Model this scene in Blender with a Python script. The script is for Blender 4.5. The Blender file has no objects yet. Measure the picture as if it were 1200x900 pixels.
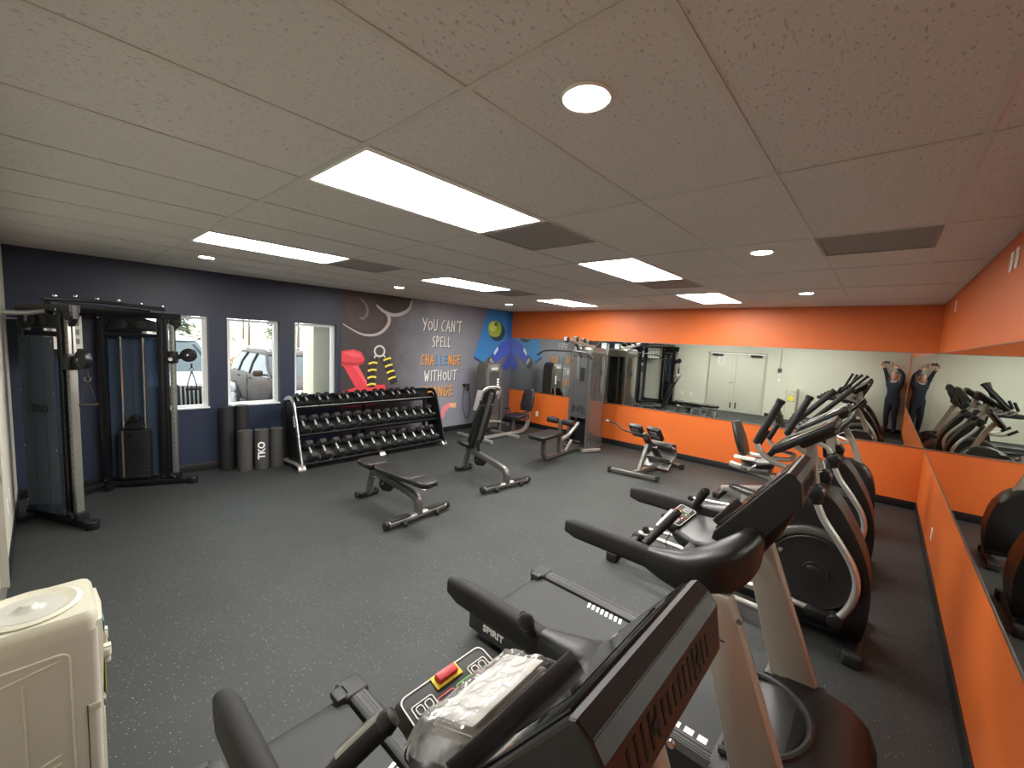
import bpy, bmesh, math, random
from mathutils import Vector, Matrix, Euler
R = math.radians
random.seed(7)
SC = bpy.context.scene
COL = SC.collection

# ------------------------------------------------------------------ camera
H = 2.74                      # ceiling height
XW, XE, YS, YN = -0.24, 7.75, -0.50, 6.95      # west, east, south, north walls
cam = bpy.data.cameras.new('camera')
cam.sensor_width = 36.0
cam.lens = 14.705
cam.clip_start = 0.005
cam_o = bpy.data.objects.new('camera', cam)
COL.objects.link(cam_o)
cx = Vector((0.66618, -0.74459, 0.04896)).normalized()      # camera right
cf = Vector((0.74493, 0.65997, -0.09704)).normalized()      # camera forward
cu = cx.cross(cf).normalized()
cx = cf.cross(cu).normalized()
M4 = Matrix((cx, cu, -cf)).transposed().to_4x4()
M4.translation = Vector((0, 0, 1.975))
cam_o.matrix_world = M4
SC.camera = cam_o

# ------------------------------------------------------------------ world, exposure
SC.view_settings.view_transform = 'Standard'
SC.view_settings.look = 'None'
SC.view_settings.gamma = 1.0
SC.view_settings.use_curve_mapping = False
SC.view_settings.exposure = 0.3
W = bpy.data.worlds.new('world'); SC.world = W
W.use_nodes = True
_n = W.node_tree.nodes; _l = W.node_tree.links
_bg = _n['Background']
_bg.inputs['Color'].default_value = (0.93, 0.965, 1.0, 1)      # flat overcast sky
_bg.inputs['Strength'].default_value = 3.6
TROFFER = 36.0
DOWN = 130.0
SC.cycles.max_bounces = 12
SC.cycles.glossy_bounces = 6
SC.cycles.transparent_max_bounces = 16
SC.cycles.sample_clamp_indirect = 6.0
SC.cycles.blur_glossy = 0.5

# ------------------------------------------------------------------ materials
MATS = {}
def mat(name, col, rough=0.5, metal=0.0, var=0.0, scale=20.0, bump=0.0, bscale=200.0, emit=0.0, coat=0.0, spec=0.5):
    """col in sRGB 0-255; var: brightness variation by noise"""
    if name in MATS: return MATS[name]
    m = bpy.data.materials.new(name); m.use_nodes = True
    nt = m.node_tree; b = nt.nodes['Principled BSDF']
    lin = [((c/255)/12.92 if c/255 <= 0.04045 else ((c/255+0.055)/1.055)**2.4) for c in col]
    b.inputs['Base Color'].default_value = (*lin, 1)
    b.inputs['Roughness'].default_value = rough
    b.inputs['Metallic'].default_value = metal
    b.inputs['Specular IOR Level'].default_value = spec
    if coat: b.inputs['Coat Weight'].default_value = coat; b.inputs['Coat Roughness'].default_value = 0.08
    tc = None
    if var or bump:
        tc = nt.nodes.new('ShaderNodeTexCoord')
    if var:
        nz = nt.nodes.new('ShaderNodeTexNoise'); nz.inputs['Scale'].default_value = scale; nz.inputs['Detail'].default_value = 4
        nt.links.new(tc.outputs['Object'], nz.inputs['Vector'])
        mr = nt.nodes.new('ShaderNodeMapRange')
        mr.inputs['From Min'].default_value = 0.3; mr.inputs['From Max'].default_value = 0.7
        mr.inputs['To Min'].default_value = 1-var; mr.inputs['To Max'].default_value = 1+var
        nt.links.new(nz.outputs['Fac'], mr.inputs['Value'])
        hv = nt.nodes.new('ShaderNodeHueSaturation'); hv.inputs['Color'].default_value = (*lin, 1)
        nt.links.new(mr.outputs['Result'], hv.inputs['Value'])
        nt.links.new(hv.outputs['Color'], b.inputs['Base Color'])
    if bump:
        nb = nt.nodes.new('ShaderNodeTexNoise'); nb.inputs['Scale'].default_value = bscale; nb.inputs['Detail'].default_value = 3
        nt.links.new(tc.outputs['Object'], nb.inputs['Vector'])
        bp = nt.nodes.new('ShaderNodeBump'); bp.inputs['Strength'].default_value = bump; bp.inputs['Distance'].default_value = 0.003
        nt.links.new(nb.outputs['Fac'], bp.inputs['Height']); nt.links.new(bp.outputs['Normal'], b.inputs['Normal'])
    if emit:
        b.inputs['Emission Color'].default_value = (*lin, 1); b.inputs['Emission Strength'].default_value = emit
    MATS[name] = m
    return m

def lin3(col):
    return tuple(((c/255)/12.92 if c/255 <= 0.04045 else ((c/255+0.055)/1.055)**2.4) for c in col)

def glass_mat(name, tint, alpha, rough=0.02, sheen=1.0, body=None, bodyfac=0.0):
    """thin see-through sheet: tinted transparency, optional milky body, fresnel gloss"""
    m = bpy.data.materials.new(name); m.use_nodes = True
    nt = m.node_tree; nt.nodes.remove(nt.nodes['Principled BSDF'])
    out = nt.nodes['Material Output']
    tr = nt.nodes.new('ShaderNodeBsdfTransparent'); tr.inputs['Color'].default_value = (*lin3(tint), 1)
    last = tr.outputs[0]
    if body:
        df = nt.nodes.new('ShaderNodeBsdfDiffuse'); df.inputs['Color'].default_value = (*lin3(body), 1)
        mx = nt.nodes.new('ShaderNodeMixShader'); mx.inputs[0].default_value = bodyfac
        nt.links.new(last, mx.inputs[1]); nt.links.new(df.outputs[0], mx.inputs[2]); last = mx.outputs[0]
    gl = nt.nodes.new('ShaderNodeBsdfGlossy'); gl.inputs['Roughness'].default_value = rough
    fr = nt.nodes.new('ShaderNodeFresnel'); fr.inputs['IOR'].default_value = 1.45
    mu = nt.nodes.new('ShaderNodeMath'); mu.operation = 'MULTIPLY'; mu.inputs[1].default_value = sheen
    nt.links.new(fr.outputs[0], mu.inputs[0])
    mx2 = nt.nodes.new('ShaderNodeMixShader')
    nt.links.new(mu.outputs[0], mx2.inputs[0]); nt.links.new(last, mx2.inputs[1]); nt.links.new(gl.outputs[0], mx2.inputs[2])
    nt.links.new(mx2.outputs[0], out.inputs['Surface'])
    return m

def floor_mat():
    m = bpy.data.materials.new('rubber_floor'); m.use_nodes = True
    nt = m.node_tree; b = nt.nodes['Principled BSDF']
    tc = nt.nodes.new('ShaderNodeTexCoord')
    vo = nt.nodes.new('ShaderNodeTexVoronoi'); vo.inputs['Scale'].default_value = 105
    nt.links.new(tc.outputs['Object'], vo.inputs['Vector'])
    # a few cells carry a pale fleck: pick by cell colour, shape by distance
    sep = nt.nodes.new('ShaderNodeSeparateColor'); nt.links.new(vo.outputs['Color'], sep.inputs[0])
    g1 = nt.nodes.new('ShaderNodeMath'); g1.operation = 'GREATER_THAN'; g1.inputs[1].default_value = 0.85
    nt.links.new(sep.outputs[0], g1.inputs[0])
    siz = nt.nodes.new('ShaderNodeMapRange'); siz.inputs['To Min'].default_value = 0.10; siz.inputs['To Max'].default_value = 0.30
    nt.links.new(sep.outputs[1], siz.inputs['Value'])
    nzw = nt.nodes.new('ShaderNodeMath'); nzw.operation = 'LESS_THAN'
    nt.links.new(vo.outputs['Distance'], nzw.inputs[0]); nt.links.new(siz.outputs[0], nzw.inputs[1])
    mu = nt.nodes.new('ShaderNodeMath'); mu.operation = 'MULTIPLY'
    nt.links.new(g1.outputs[0], mu.inputs[0]); nt.links.new(nzw.outputs[0], mu.inputs[1])
    nz = nt.nodes.new('ShaderNodeTexNoise'); nz.inputs['Scale'].default_value = 2.2; nz.inputs['Detail'].default_value = 6
    nt.links.new(tc.outputs['Object'], nz.inputs['Vector'])
    cr = nt.nodes.new('ShaderNodeValToRGB')
    cr.color_ramp.elements[0].position = 0.3; cr.color_ramp.elements[0].color = (*lin3((36, 39, 39)), 1)
    cr.color_ramp.elements[1].position = 0.75; cr.color_ramp.elements[1].color = (*lin3((44, 47, 46)), 1)
    nt.links.new(nz.outputs['Fac'], cr.inputs[0])
    mix = nt.nodes.new('ShaderNodeMix'); mix.data_type = 'RGBA'
    nt.links.new(mu.outputs[0], mix.inputs['Factor']); nt.links.new(cr.outputs[0], mix.inputs['A'])
    mix.inputs['B'].default_value = (*lin3((135, 138, 136)), 1)
    nt.links.new(mix.outputs['Result'], b.inputs['Base Color'])
    b.inputs['Roughness'].default_value = 0.62
    nb = nt.nodes.new('ShaderNodeTexNoise'); nb.inputs['Scale'].default_value = 260; nb.inputs['Detail'].default_value = 2
    nt.links.new(tc.outputs['Object'], nb.inputs['Vector'])
    bp = nt.nodes.new('ShaderNodeBump'); bp.inputs['Strength'].default_value = 0.35; bp.inputs['Distance'].default_value = 0.002
    nt.links.new(nb.outputs['Fac'], bp.inputs['Height']); nt.links.new(bp.outputs['Normal'], b.inputs['Normal'])
    return m

def tile_mat():
    m = bpy.data.materials.new('acoustic_tile'); m.use_nodes = True
    nt = m.node_tree; b = nt.nodes['Principled BSDF']
    tc = nt.nodes.new('ShaderNodeTexCoord')
    oi = nt.nodes.new('ShaderNodeObjectInfo')
    ad = nt.nodes.new('ShaderNodeVectorMath'); ad.operation = 'ADD'
    nt.links.new(tc.outputs['Object'], ad.inputs[0])
    cm = nt.nodes.new('ShaderNodeCombineXYZ'); sc = nt.nodes.new('ShaderNodeMath'); sc.operation = 'MULTIPLY'; sc.inputs[1].default_value = 40
    nt.links.new(oi.outputs['Random'], sc.inputs[0]); nt.links.new(sc.outputs[0], cm.inputs[2]); nt.links.new(cm.outputs[0], ad.inputs[1])
    mp = nt.nodes.new('ShaderNodeMapping'); mp.inputs['Scale'].default_value = (55, 110, 60)
    nt.links.new(ad.outputs[0], mp.inputs['Vector'])
    nz = nt.nodes.new('ShaderNodeTexNoise'); nz.inputs['Scale'].default_value = 1.0; nz.inputs['Detail'].default_value = 2.5
    nt.links.new(mp.outputs[0], nz.inputs['Vector'])
    cr = nt.nodes.new('ShaderNodeValToRGB')
    cr.color_ramp.elements[0].position = 0.30; cr.color_ramp.elements[0].color = (*lin3((170, 166, 159)), 1)
    cr.color_ramp.elements[1].position = 0.40; cr.color_ramp.elements[1].color = (*lin3((208, 205, 199)), 1)
    nt.links.new(nz.outputs['Fac'], cr.inputs[0])
    nt.links.new(cr.outputs[0], b.inputs['Base Color'])
    b.inputs['Roughness'].default_value = 0.95
    bp = nt.nodes.new('ShaderNodeBump'); bp.inputs['Strength'].default_value = 0.6; bp.inputs['Distance'].default_value = 0.004
    nt.links.new(cr.outputs[0], bp.inputs['Height']); nt.links.new(bp.outputs['Normal'], b.inputs['Normal'])
    return m

FLOOR = floor_mat(); TILE = tile_mat()
NAVY = mat('navy_paint', (30, 40, 62), 0.45, var=0.06, scale=1.5, bump=0.15, bscale=120)
ORANGE = mat('orange_paint', (204, 99, 36), 0.5, var=0.03, scale=1.2, bump=0.2, bscale=140)
GREYP = mat('grey_paint', (198, 197, 184), 0.6, var=0.03, scale=1.5, bump=0.2, bscale=140)
BASEB = mat('black_vinyl_base', (24, 24, 25), 0.45)
TBAR = mat('tbar_paint', (200, 197, 190), 0.6)
MIRROR = mat('mirror_glass', (222, 228, 222), 0.0, 1.0)
MEDGE = mat('mirror_edge', (120, 130, 125), 0.3, 0.6)
BLK = mat('black_plastic', (19, 19, 20), 0.42, bump=0.08, bscale=400)
BLKM = mat('black_matte_plastic', (24, 24, 25), 0.6, bump=0.15, bscale=500)
FOAM = mat('black_foam_grip', (20, 20, 20), 0.72, bump=0.25, bscale=700)
GLOSS = mat('gloss_black', (17, 17, 19), 0.12, coat=0.5)
SLOT = mat('vent_slot_black', (8, 8, 8), 0.8)
POSTM = mat('taupe_metal_paint', (163, 157, 147), 0.42, 0.25)
SILVER = mat('silver_paint', (192, 191, 187), 0.34, 0.75)
STEEL = mat('brushed_steel', (160, 160, 158), 0.32, 0.9)
CHROME = mat('chrome', (225, 225, 225), 0.12, 1.0)
DARKM = mat('black_metal_paint', (20, 21, 23), 0.38, 0.2)
GUNM = mat('gunmetal_paint', (108, 107, 104), 0.36, 0.65)
VINYL = mat('black_vinyl_pad', (24, 24, 25), 0.40, bump=0.12, bscale=260)
BELT = mat('running_belt', (45, 47, 47), 0.6, bump=0.25, bscale=600)
RAILG = mat('deck_rail_plastic', (46, 47, 47), 0.45, bump=0.1, bscale=500)
WHITEP = mat('white_plastic', (233, 231, 222), 0.4)
CREAM = mat('cream_plastic', (190, 188, 172), 0.35)
CREAMS = mat('warm_grey_plastic', (186, 182, 172), 0.42)
WPRINT = mat('white_print', (228, 228, 226), 0.5)
RUBBER = mat('black_rubber', (22, 22, 22), 0.8)
HEXR = mat('hex_rubber', (31, 31, 32), 0.5, bump=0.1, bscale=300)
IRON = mat('stack_plate', (30, 30, 31), 0.5, 0.3)
SHROUD = glass_mat('smoked_shroud', (120, 136, 158), 0.5, 0.12, 1.2, body=(88, 104, 124), bodyfac=0.45)
SHROUDG = glass_mat('grey_shroud', (110, 112, 114), 0.5, 0.07, 3.0, body=(104, 105, 106), bodyfac=0.5)
PANE = glass_mat('window_glass', (243, 247, 246), 0.9, 0.0, 0.7)
BAG = glass_mat('clear_bag', (246, 246, 245), 0.8, 0.16, 1.8, body=(216, 216, 214), bodyfac=0.16)

# ------------------------------------------------------------------ mesh builder
def fillet(pts, rad, n=5):
    pts = [Vector(p) for p in pts]
    if rad <= 0 or len(pts) < 3: return pts
    out = [pts[0]]
    for i in range(1, len(pts)-1):
        a, b, c = pts[i-1], pts[i], pts[i+1]
        d1 = (a-b); d2 = (c-b); r = min(rad, d1.length*0.49, d2.length*0.49)
        p1 = b + d1.normalized()*r; p2 = b + d2.normalized()*r
        for k in range(n+1):
            t = k/n
            out.append(p1*(1-t)**2 + b*2*t*(1-t) + p2*t*t)
    out.append(pts[-1])
    return out

def smooth_path(pts, n=6):
    P = [Vector(p) for p in pts]
    if len(P) < 3: return P
    Q = [P[0]*2-P[1]] + P + [P[-1]*2-P[-2]]
    out = []
    for i in range(1, len(Q)-2):
        p0, p1, p2, p3 = Q[i-1], Q[i], Q[i+1], Q[i+2]
        for k in range(n):
            t = k/n
            out.append(0.5*((2*p1) + (p2-p0)*t + (2*p0-5*p1+4*p2-p3)*t*t + (3*p1-p0-3*p2+p3)*t**3))
    out.append(P[-1])
    return out

def circ(r, n=12, ry=None):
    ry = r if ry is None else ry
    return [(r*math.cos(2*math.pi*k/n), ry*math.sin(2*math.pi*k/n)) for k in range(n)]

def rrect(a, b, r=0.0, n=3):
    """rounded rectangle section, half sizes a,b"""
    if r <= 0: return [(a, b), (-a, b), (-a, -b), (a, -b)]
    out = []
    for (sx, sy, a0) in ((1, 1, 0), (-1, 1, 90), (-1, -1, 180), (1, -1, 270)):
        for k in range(n+1):
            an = R(a0+90*k/n)
            out.append((sx*(a-r)+r*math.cos(an), sy*(b-r)+r*math.sin(an)))
    return out

class MB:
    def __init__(s, off=(0, 0, 0)):
        s.bm = bmesh.new(); s.off = Vector(off)
    def _v(s, p): return s.bm.verts.new(Vector(p)+s.off)
    def box(s, c, d, rot=None, bev=0.0, seg=2, taper=None):
        c = Vector(c); hx, hy, hz = d[0]/2, d[1]/2, d[2]/2
        rm = rot if isinstance(rot, Matrix) else (Euler([R(a) for a in rot]).to_matrix() if rot else Matrix.Identity(3))
        vs = []
        for z in (-1, 1):
            tx, ty = (taper if (taper and z > 0) else (1, 1))
            for x, y in ((-1, -1), (1, -1), (1, 1), (-1, 1)):
                vs.append(s._v(c + rm @ Vector((x*hx*tx, y*hy*ty, z*hz))))
        fs = [(3, 2, 1, 0), (4, 5, 6, 7), (0, 1, 5, 4), (1, 2, 6, 5), (2, 3, 7, 6), (3, 0, 4, 7)]
        F = [s.bm.faces.new([vs[i] for i in f]) for f in fs]
        if bev > 0:
            es = set(e for f in F for e in f.edges)
            bmesh.ops.bevel(s.bm, geom=list(es), offset=bev, segments=seg, profile=0.5, affect='EDGES', clamp_overlap=True)
        return s
    def bb(s, x0, x1, y0, y1, z0, z1, bev=0.0, seg=2):
        return s.box(((x0+x1)/2, (y0+y1)/2, (z0+z1)/2), (abs(x1-x0), abs(y1-y0), abs(z1-z0)), bev=bev, seg=seg)
    def rings(s, rings, cap=True, closed=False):
        """list of rings (each list of points, same count, counter-clockwise seen from the end)"""
        V = [[s._v(p) for p in r] for r in rings]
        n = len(V[0]); m = len(V)
        for i in range(m if closed else m-1):
            a, b = V[i], V[(i+1) % m]
            for k in range(n):
                try: s.bm.faces.new((a[k], a[(k+1) % n], b[(k+1) % n], b[k]))
                except ValueError: pass
        if cap and not closed:
            try: s.bm.faces.new(list(reversed(V[0])))
            except ValueError: pass
            try: s.bm.faces.new(V[-1])
            except ValueError: pass
        return s
    def sweep(s, pts, sec, up=None, scale=None, cap=True, closed=False):
        P = [Vector(p) for p in pts]; n = len(P)
        T = []
        for i in range(n):
            if closed: t = P[(i+1) % n]-P[i-1]
            else: t = P[min(i+1, n-1)]-P[max(i-1, 0)]
            T.append(t.normalized() if t.length > 1e-9 else Vector((0, 0, 1)))
        rings = []; nrm = None
        for i in range(n):
            t = T[i]
            if up is not None:
                u = Vector(up); sd = t.cross(u)
                if sd.length < 1e-4: sd = t.orthogonal()
                sd.normalize(); nr = sd.cross(t).normalized()
            else:
                if nrm is None: nr = t.orthogonal().normalized()
                else:
                    nr = nrm - t*nrm.dot(t)
                    nr = nr.normalized() if nr.length > 1e-6 else t.orthogonal().normalized()
                nrm = nr; sd = t.cross(nr).normalized()
            k = 1.0 if scale is None else scale[i]
            ka, kb = (k if isinstance(k, tuple) else (k, k))
            rings.append([P[i] + sd*(a*ka) + nr*(b*kb) for a, b in sec])
        # orientation: make faces outward
        return s.rings(rings, cap, closed)
    def tube(s, pts, r, n=10, rad=0.0, fn=5, cap=True, closed=False):
        return s.sweep(fillet(pts, rad, fn), circ(r, n), cap=cap, closed=closed)
    def rtube(s, pts, a, b, up=(0, 0, 1), rad=0.0, cr=0.008, fn=5):
        """rectangular tube, a half width across, b half height along 'up'"""
        return s.sweep(fillet(pts, rad, fn), rrect(a, b, cr, 2), up=up)
    def cyl(s, p0, p1, r0, r1=None, n=18, bev=0.0):
        r1 = r0 if r1 is None else r1
        p0 = Vector(p0); p1 = Vector(p1)
        if bev > 0:
            d = (p1-p0).normalized()
            return s.sweep([p0, p0+d*bev*0.3, p0+d*bev, p1-d*bev, p1-d*bev*0.3, p1], circ(1, n),
                           scale=[r0-bev, r0-bev*0.3, r0, r1, r1-bev*0.3, r1-bev])
        return s.sweep([p0, p1], circ(1, n), scale=[r0, r1])
    def lathe(s, prof, c=(0, 0, 0), axis='z', n=24):
        """prof: list of (r, h)"""
        c = Vector(c); rings = []
        for r, h in prof:
            ring = []
            for k in range(n):
                a = 2*math.pi*k/n
                p = {'z': (r*math.cos(a), r*math.sin(a), h), 'x': (h, r*math.cos(a), r*math.sin(a)), 'y': (r*math.sin(a), h, r*math.cos(a))}[axis]
                ring.append(c+Vector(p))
            rings.append(ring)
        return s.rings(rings)
    def prism(s, poly, axis, a, b, bev=0.0, seg=2):
        """extrude 2D polygon along axis from a to b. axis x: poly=(y,z); y: (x,z); z: (x,y)"""
        def mk(p, h): return {'x': (h, p[0], p[1]), 'y': (p[0], h, p[1]), 'z': (p[0], p[1], h)}[axis]
        A = [s._v(mk(p, a)) for p in poly]; B = [s._v(mk(p, b)) for p in poly]
        n = len(poly); F = [s.bm.faces.new(A), s.bm.faces.new(list(reversed(B)))]
        for k in range(n): F.append(s.bm.faces.new((A[k], B[k], B[(k+1) % n], A[(k+1) % n])))
        if bev > 0:
            es = set(F[0].edges) | set(F[1].edges)
            bmesh.ops.bevel(s.bm, geom=list(es), offset=bev, segments=seg, profile=0.5, affect='EDGES', clamp_overlap=True)
        return s
    def sph(s, c, r, n=16, m=10, rot=None):
        r = (r, r, r) if not isinstance(r, (tuple, list)) else r
        rm = Euler([R(a) for a in rot]).to_matrix() if rot else Matrix.Identity(3)
        c = Vector(c); rings = []
        for i in range(m+1):
            a = math.pi*(i/m) if 0 < i < m else (0.02 if i == 0 else math.pi-0.02)
            rings.append([c + rm @ Vector((r[0]*math.sin(a)*math.cos(2*math.pi*k/n), r[1]*math.sin(a)*math.sin(2*math.pi*k/n), -r[2]*math.cos(a))) for k in range(n)])
        return s.rings(rings)
    def quad(s, a, b, c, d):
        s.bm.faces.new([s._v(p) for p in (a, b, c, d)]); return s
    def poly(s, pts):
        s.bm.faces.new([s._v(p) for p in pts]); return s
    def torus(s, c, Rr, r, axis='z', n=28, m=10, a0=0, a1=360):
        c = Vector(c); full = abs(a1-a0) >= 360
        pts = []
        for k in range(n if full else n+1):
            a = R(a0+(a1-a0)*k/n)
            p = {'z': (Rr*math.cos(a), Rr*math.sin(a), 0), 'x': (0, Rr*math.cos(a), Rr*math.sin(a)), 'y': (Rr*math.cos(a), 0, Rr*math.sin(a))}[axis]
            pts.append(c+Vector(p))
        return s.sweep(pts, circ(r, m), up={'z': (0, 0, 1), 'x': (1, 0, 0), 'y': (0, 1, 0)}[axis], closed=full)
    def turn(s, rot, about=(0, 0, 0)):
        rm = Euler([R(a) for a in rot]).to_matrix(); c = Vector(about)+s.off
        for v in s.bm.verts: v.co = c + rm @ (v.co-c)
        return s
    def move(s, d):
        for v in s.bm.verts: v.co += Vector(d)
        return s
    def mesh(s, name, m, ang=38):
        bm = s.bm
        bmesh.ops.remove_doubles(bm, verts=bm.verts, dist=1e-6)
        bmesh.ops.recalc_face_normals(bm, faces=bm.faces)
        ca = R(ang)
        for f in bm.faces: f.smooth = True
        for e in bm.edges:
            e.smooth = not (len(e.link_faces) != 2 or e.calc_face_angle(0) > ca)
        me = bpy.data.meshes.new(name); bm.to_mesh(me); bm.free()
        if m: me.materials.append(m)
        return me

def obj(name, mb, m, parent=None, ang=38):
    me = mb.mesh(name, m, ang) if isinstance(mb, MB) else mb
    o = bpy.data.objects.new(name, me); COL.objects.link(o)
    if parent: o.parent = parent
    return o
def tag(o, label=None, cat=None, group=None, kind=None):
    if label: o['label'] = label
    if cat: o['category'] = cat
    if group: o['group'] = group
    if kind: o['kind'] = kind
    return o
def thing(name, label, cat, loc=(0, 0, 0), rz=0.0, group=None):
    o = bpy.data.objects.new(name, None); o.empty_display_size = 0.1; COL.objects.link(o)
    o.location = loc; o.rotation_euler = (0, 0, R(rz))
    return tag(o, label, cat, group)
def struct(name, mb, m, parent=None):
    o = obj(name, mb, m, parent)
    if not parent: o['kind'] = 'structure'
    return o
def kids(o): return [c for c in bpy.data.objects if c.parent == o]
def dup(root, loc=None, rz=None, label=None, parent=None):
    c = root.copy(); COL.objects.link(c)
    if parent: c.parent = parent
    if loc is not None: c.location = loc
    if rz is not None: c.rotation_euler = (0, 0, R(rz))
    if label: c['label'] = label
    for ch in kids(root): dup(ch, parent=c)
    return c
def place(name, me, loc, parent=None, rot=None):
    o = bpy.data.objects.new(name, me); COL.objects.link(o); o.location = loc
    if rot: o.rotation_euler = [R(a) for a in rot]
    if parent: o.parent = parent
    return o
def text_mesh(txt, size, m, depth=0.001, align='CENTER', shear=0.0, bold=0.0):
    cu = bpy.data.curves.new('t', 'FONT'); cu.body = txt; cu.size = size; cu.extrude = depth; cu.align_x = align; cu.align_y = 'CENTER'
    cu.shear = shear; cu.offset = bold; cu.resolution_u = 3
    o = bpy.data.objects.new('t', cu); COL.objects.link(o)
    dg = bpy.context.evaluated_depsgraph_get(); dg.update()
    me = bpy.data.meshes.new_from_object(o.evaluated_get(dg))
    bpy.data.objects.remove(o); bpy.data.curves.remove(cu)
    me.materials.clear(); me.materials.append(m)
    return me
ORD = ['first', 'second', 'third', 'fourth', 'fifth', 'sixth', 'seventh', 'eighth', 'ninth', 'tenth', 'eleventh', 'twelfth', 'thirteenth', 'fourteenth']

# ================================================================== ROOM SHELL
def holed_wall(name, axis, p0, p1, a0, a1, z0, z1, holes, m):
    """wall slab with rectangular holes as one mesh. axis 'y': slab between y=p0 and y=p1, running along x"""
    A = sorted(set([a0, a1] + [h[0] for h in holes] + [h[1] for h in holes]))
    Z = sorted(set([z0, z1] + [h[2] for h in holes] + [h[3] for h in holes]))
    mb = MB()
    def solid(i, k):
        if i < 0 or k < 0 or i >= len(A)-1 or k >= len(Z)-1: return False
        ca, cz = (A[i]+A[i+1])/2, (Z[k]+Z[k+1])/2
        return not any(h[0] < ca < h[1] and h[2] < cz < h[3] for h in holes)
    def pt(a, p, z): return (a, p, z) if axis == 'y' else (p, a, z)
    for i in range(len(A)-1):
        for k in range(len(Z)-1):
            if not solid(i, k): continue
            x0, x1, y0, y1 = A[i], A[i+1], Z[k], Z[k+1]
            mb.quad(pt(x0, p0, y0), pt(x1, p0, y0), pt(x1, p0, y1), pt(x0, p0, y1))
            mb.quad(pt(x0, p1, y0), pt(x0, p1, y1), pt(x1, p1, y1), pt(x1, p1, y0))
            if not solid(i-1, k): mb.quad(pt(x0, p0, y0), pt(x0, p0, y1), pt(x0, p1, y1), pt(x0, p1, y0))
            if not solid(i+1, k): mb.quad(pt(x1, p0, y0), pt(x1, p1, y0), pt(x1, p1, y1), pt(x1, p0, y1))
            if not solid(i, k-1): mb.quad(pt(x0, p0, y0), pt(x0, p1, y0), pt(x1, p1, y0), pt(x1, p0, y0))
            if not solid(i, k+1): mb.quad(pt(x0, p0, y1), pt(x1, p0, y1), pt(x1, p1, y1), pt(x0, p1, y1))
    return struct(name, mb, m)

struct('floor', MB().bb(XW-.2, XE+.2, YS-.2, YN+.2, -.12, 0), FLOOR)
WIN = [(0.84, 1.53), (1.745, 2.435), (2.65, 3.33)]
WZ0, WZ1 = 0.87, 2.13
holed_wall('wall_north', 'y', YN, YN+.20, XW-.2, XE+.2, 0, 2.95, [(a, b, WZ0, WZ1) for a, b in WIN], NAVY)
struct('wall_east', MB().bb(XE, XE+.2, YS, YN, 0, 2.95), ORANGE)
struct('wall_south', MB().bb(XW-.2, XE+.2, YS-.2, YS, 0, 2.95), ORANGE)
DY0, DY1, DZ = 2.87, 4.70, 2.04
holed_wall('wall_west', 'x', XW, XW-.2, YS, YN, 0, 2.95, [(DY0, DY1, -.001, DZ)], GREYP)

bh = 0.11; bt = 0.012
struct('baseboard_north', MB().bb(XW, XE, YN-bt, YN, 0, bh, bev=.003), BASEB)
struct('baseboard_east', MB().bb(XE-bt, XE, YS+bt, YN-bt, 0, bh, bev=.003), BASEB)
struct('baseboard_south', MB().bb(XW, XE, YS, YS+bt, 0, bh, bev=.003), BASEB)
bw = struct('baseboard_west', MB().bb(XW, XW+bt, YS+bt, DY0-.06, 0, bh, bev=.003), BASEB)
struct('trim_1', MB().bb(XW, XW+bt, DY1+.06, YN-bt, 0, bh, bev=.003), BASEB)

# ---- windows
for i, (a, b) in enumerate(WIN):
    f = MB(); y0, y1, t = YN+.085, YN+.145, .05
    poly = [(a, WZ0), (b, WZ0), (b, WZ1), (a, WZ1)]
    f.sweep([(a+t/2, (y0+y1)/2, WZ0+t/2), (b-t/2, (y0+y1)/2, WZ0+t/2), (b-t/2, (y0+y1)/2, WZ1-t/2), (a+t/2, (y0+y1)/2, WZ1-t/2)],
            [(t*.7, .03), (-t*.7, .03), (-t*.7, -.03), (t*.7, -.03)], up=(0, 1, 0), closed=True)
    w = struct('window_%d' % (i+1), f, mat('white_vinyl_frame', (226, 228, 226), .4))
    obj('window_pane', MB().bb(a+t*.8, b-t*.8, YN+.112, YN+.118, WZ0+t*.8, WZ1-t*.8), PANE, w)
    obj('window_sill', MB().bb(a+.002, b-.002, YN-.015, YN+.083, WZ0+.001, WZ0+.022, bev=.004), mat('sill_white', (216, 219, 222), .35), w)

# ---- double door in the west wall (seen in the mirror)
DOORP = mat('door_paint', (192, 191, 178), .5, var=.02, scale=2)
fr = MB()
fr.sweep([(XW-.05, DY0+.025, 0), (XW-.05, DY0+.025, DZ-.025), (XW-.05, DY1-.025, DZ-.025), (XW-.05, DY1-.025, 0)],
         [(.07, .024), (-.07, .024), (-.07, -.024), (.07, -.024)], up=(1, 0, 0))
door = struct('door_1', MB().bb(XW-.075, XW-.03, DY0+.055, 3.785, .012, DZ-.055, bev=.003), DOORP)
DOORF = mat('door_frame_paint', (170, 168, 155), .45)
fr = MB()
for (a, b, c, d) in ((DY0+.001, DY0+.05, 0, DZ-.001), (DY1-.05, DY1-.001, 0, DZ-.001)): fr.bb(XW-.12, XW+.012, a, b, c, d)
fr.bb(XW-.12, XW+.012, DY0+.05, DY1-.05, DZ-.05, DZ-.001)
obj('door_frame', fr, DOORF, door)
obj('door_leaf', MB().bb(XW-.075, XW-.03, 3.79, DY1-.055, .012, DZ-.055, bev=.003), DOORP, door)
obj('door_threshold', MB().bb(XW-.12, XW, DY0+.05, DY1-.05, 0, .01), STEEL, door)
hd = MB().cyl((XW-.03, 3.87, 1.0), (XW-.018, 3.87, 1.0), .03).tube([(XW-.03, 3.87, 1.0), (XW+.035, 3.87, 1.0), (XW+.035, 4.0, 1.0)], .01, 8, .015)
obj('lever_handle', hd, STEEL, door)
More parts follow.
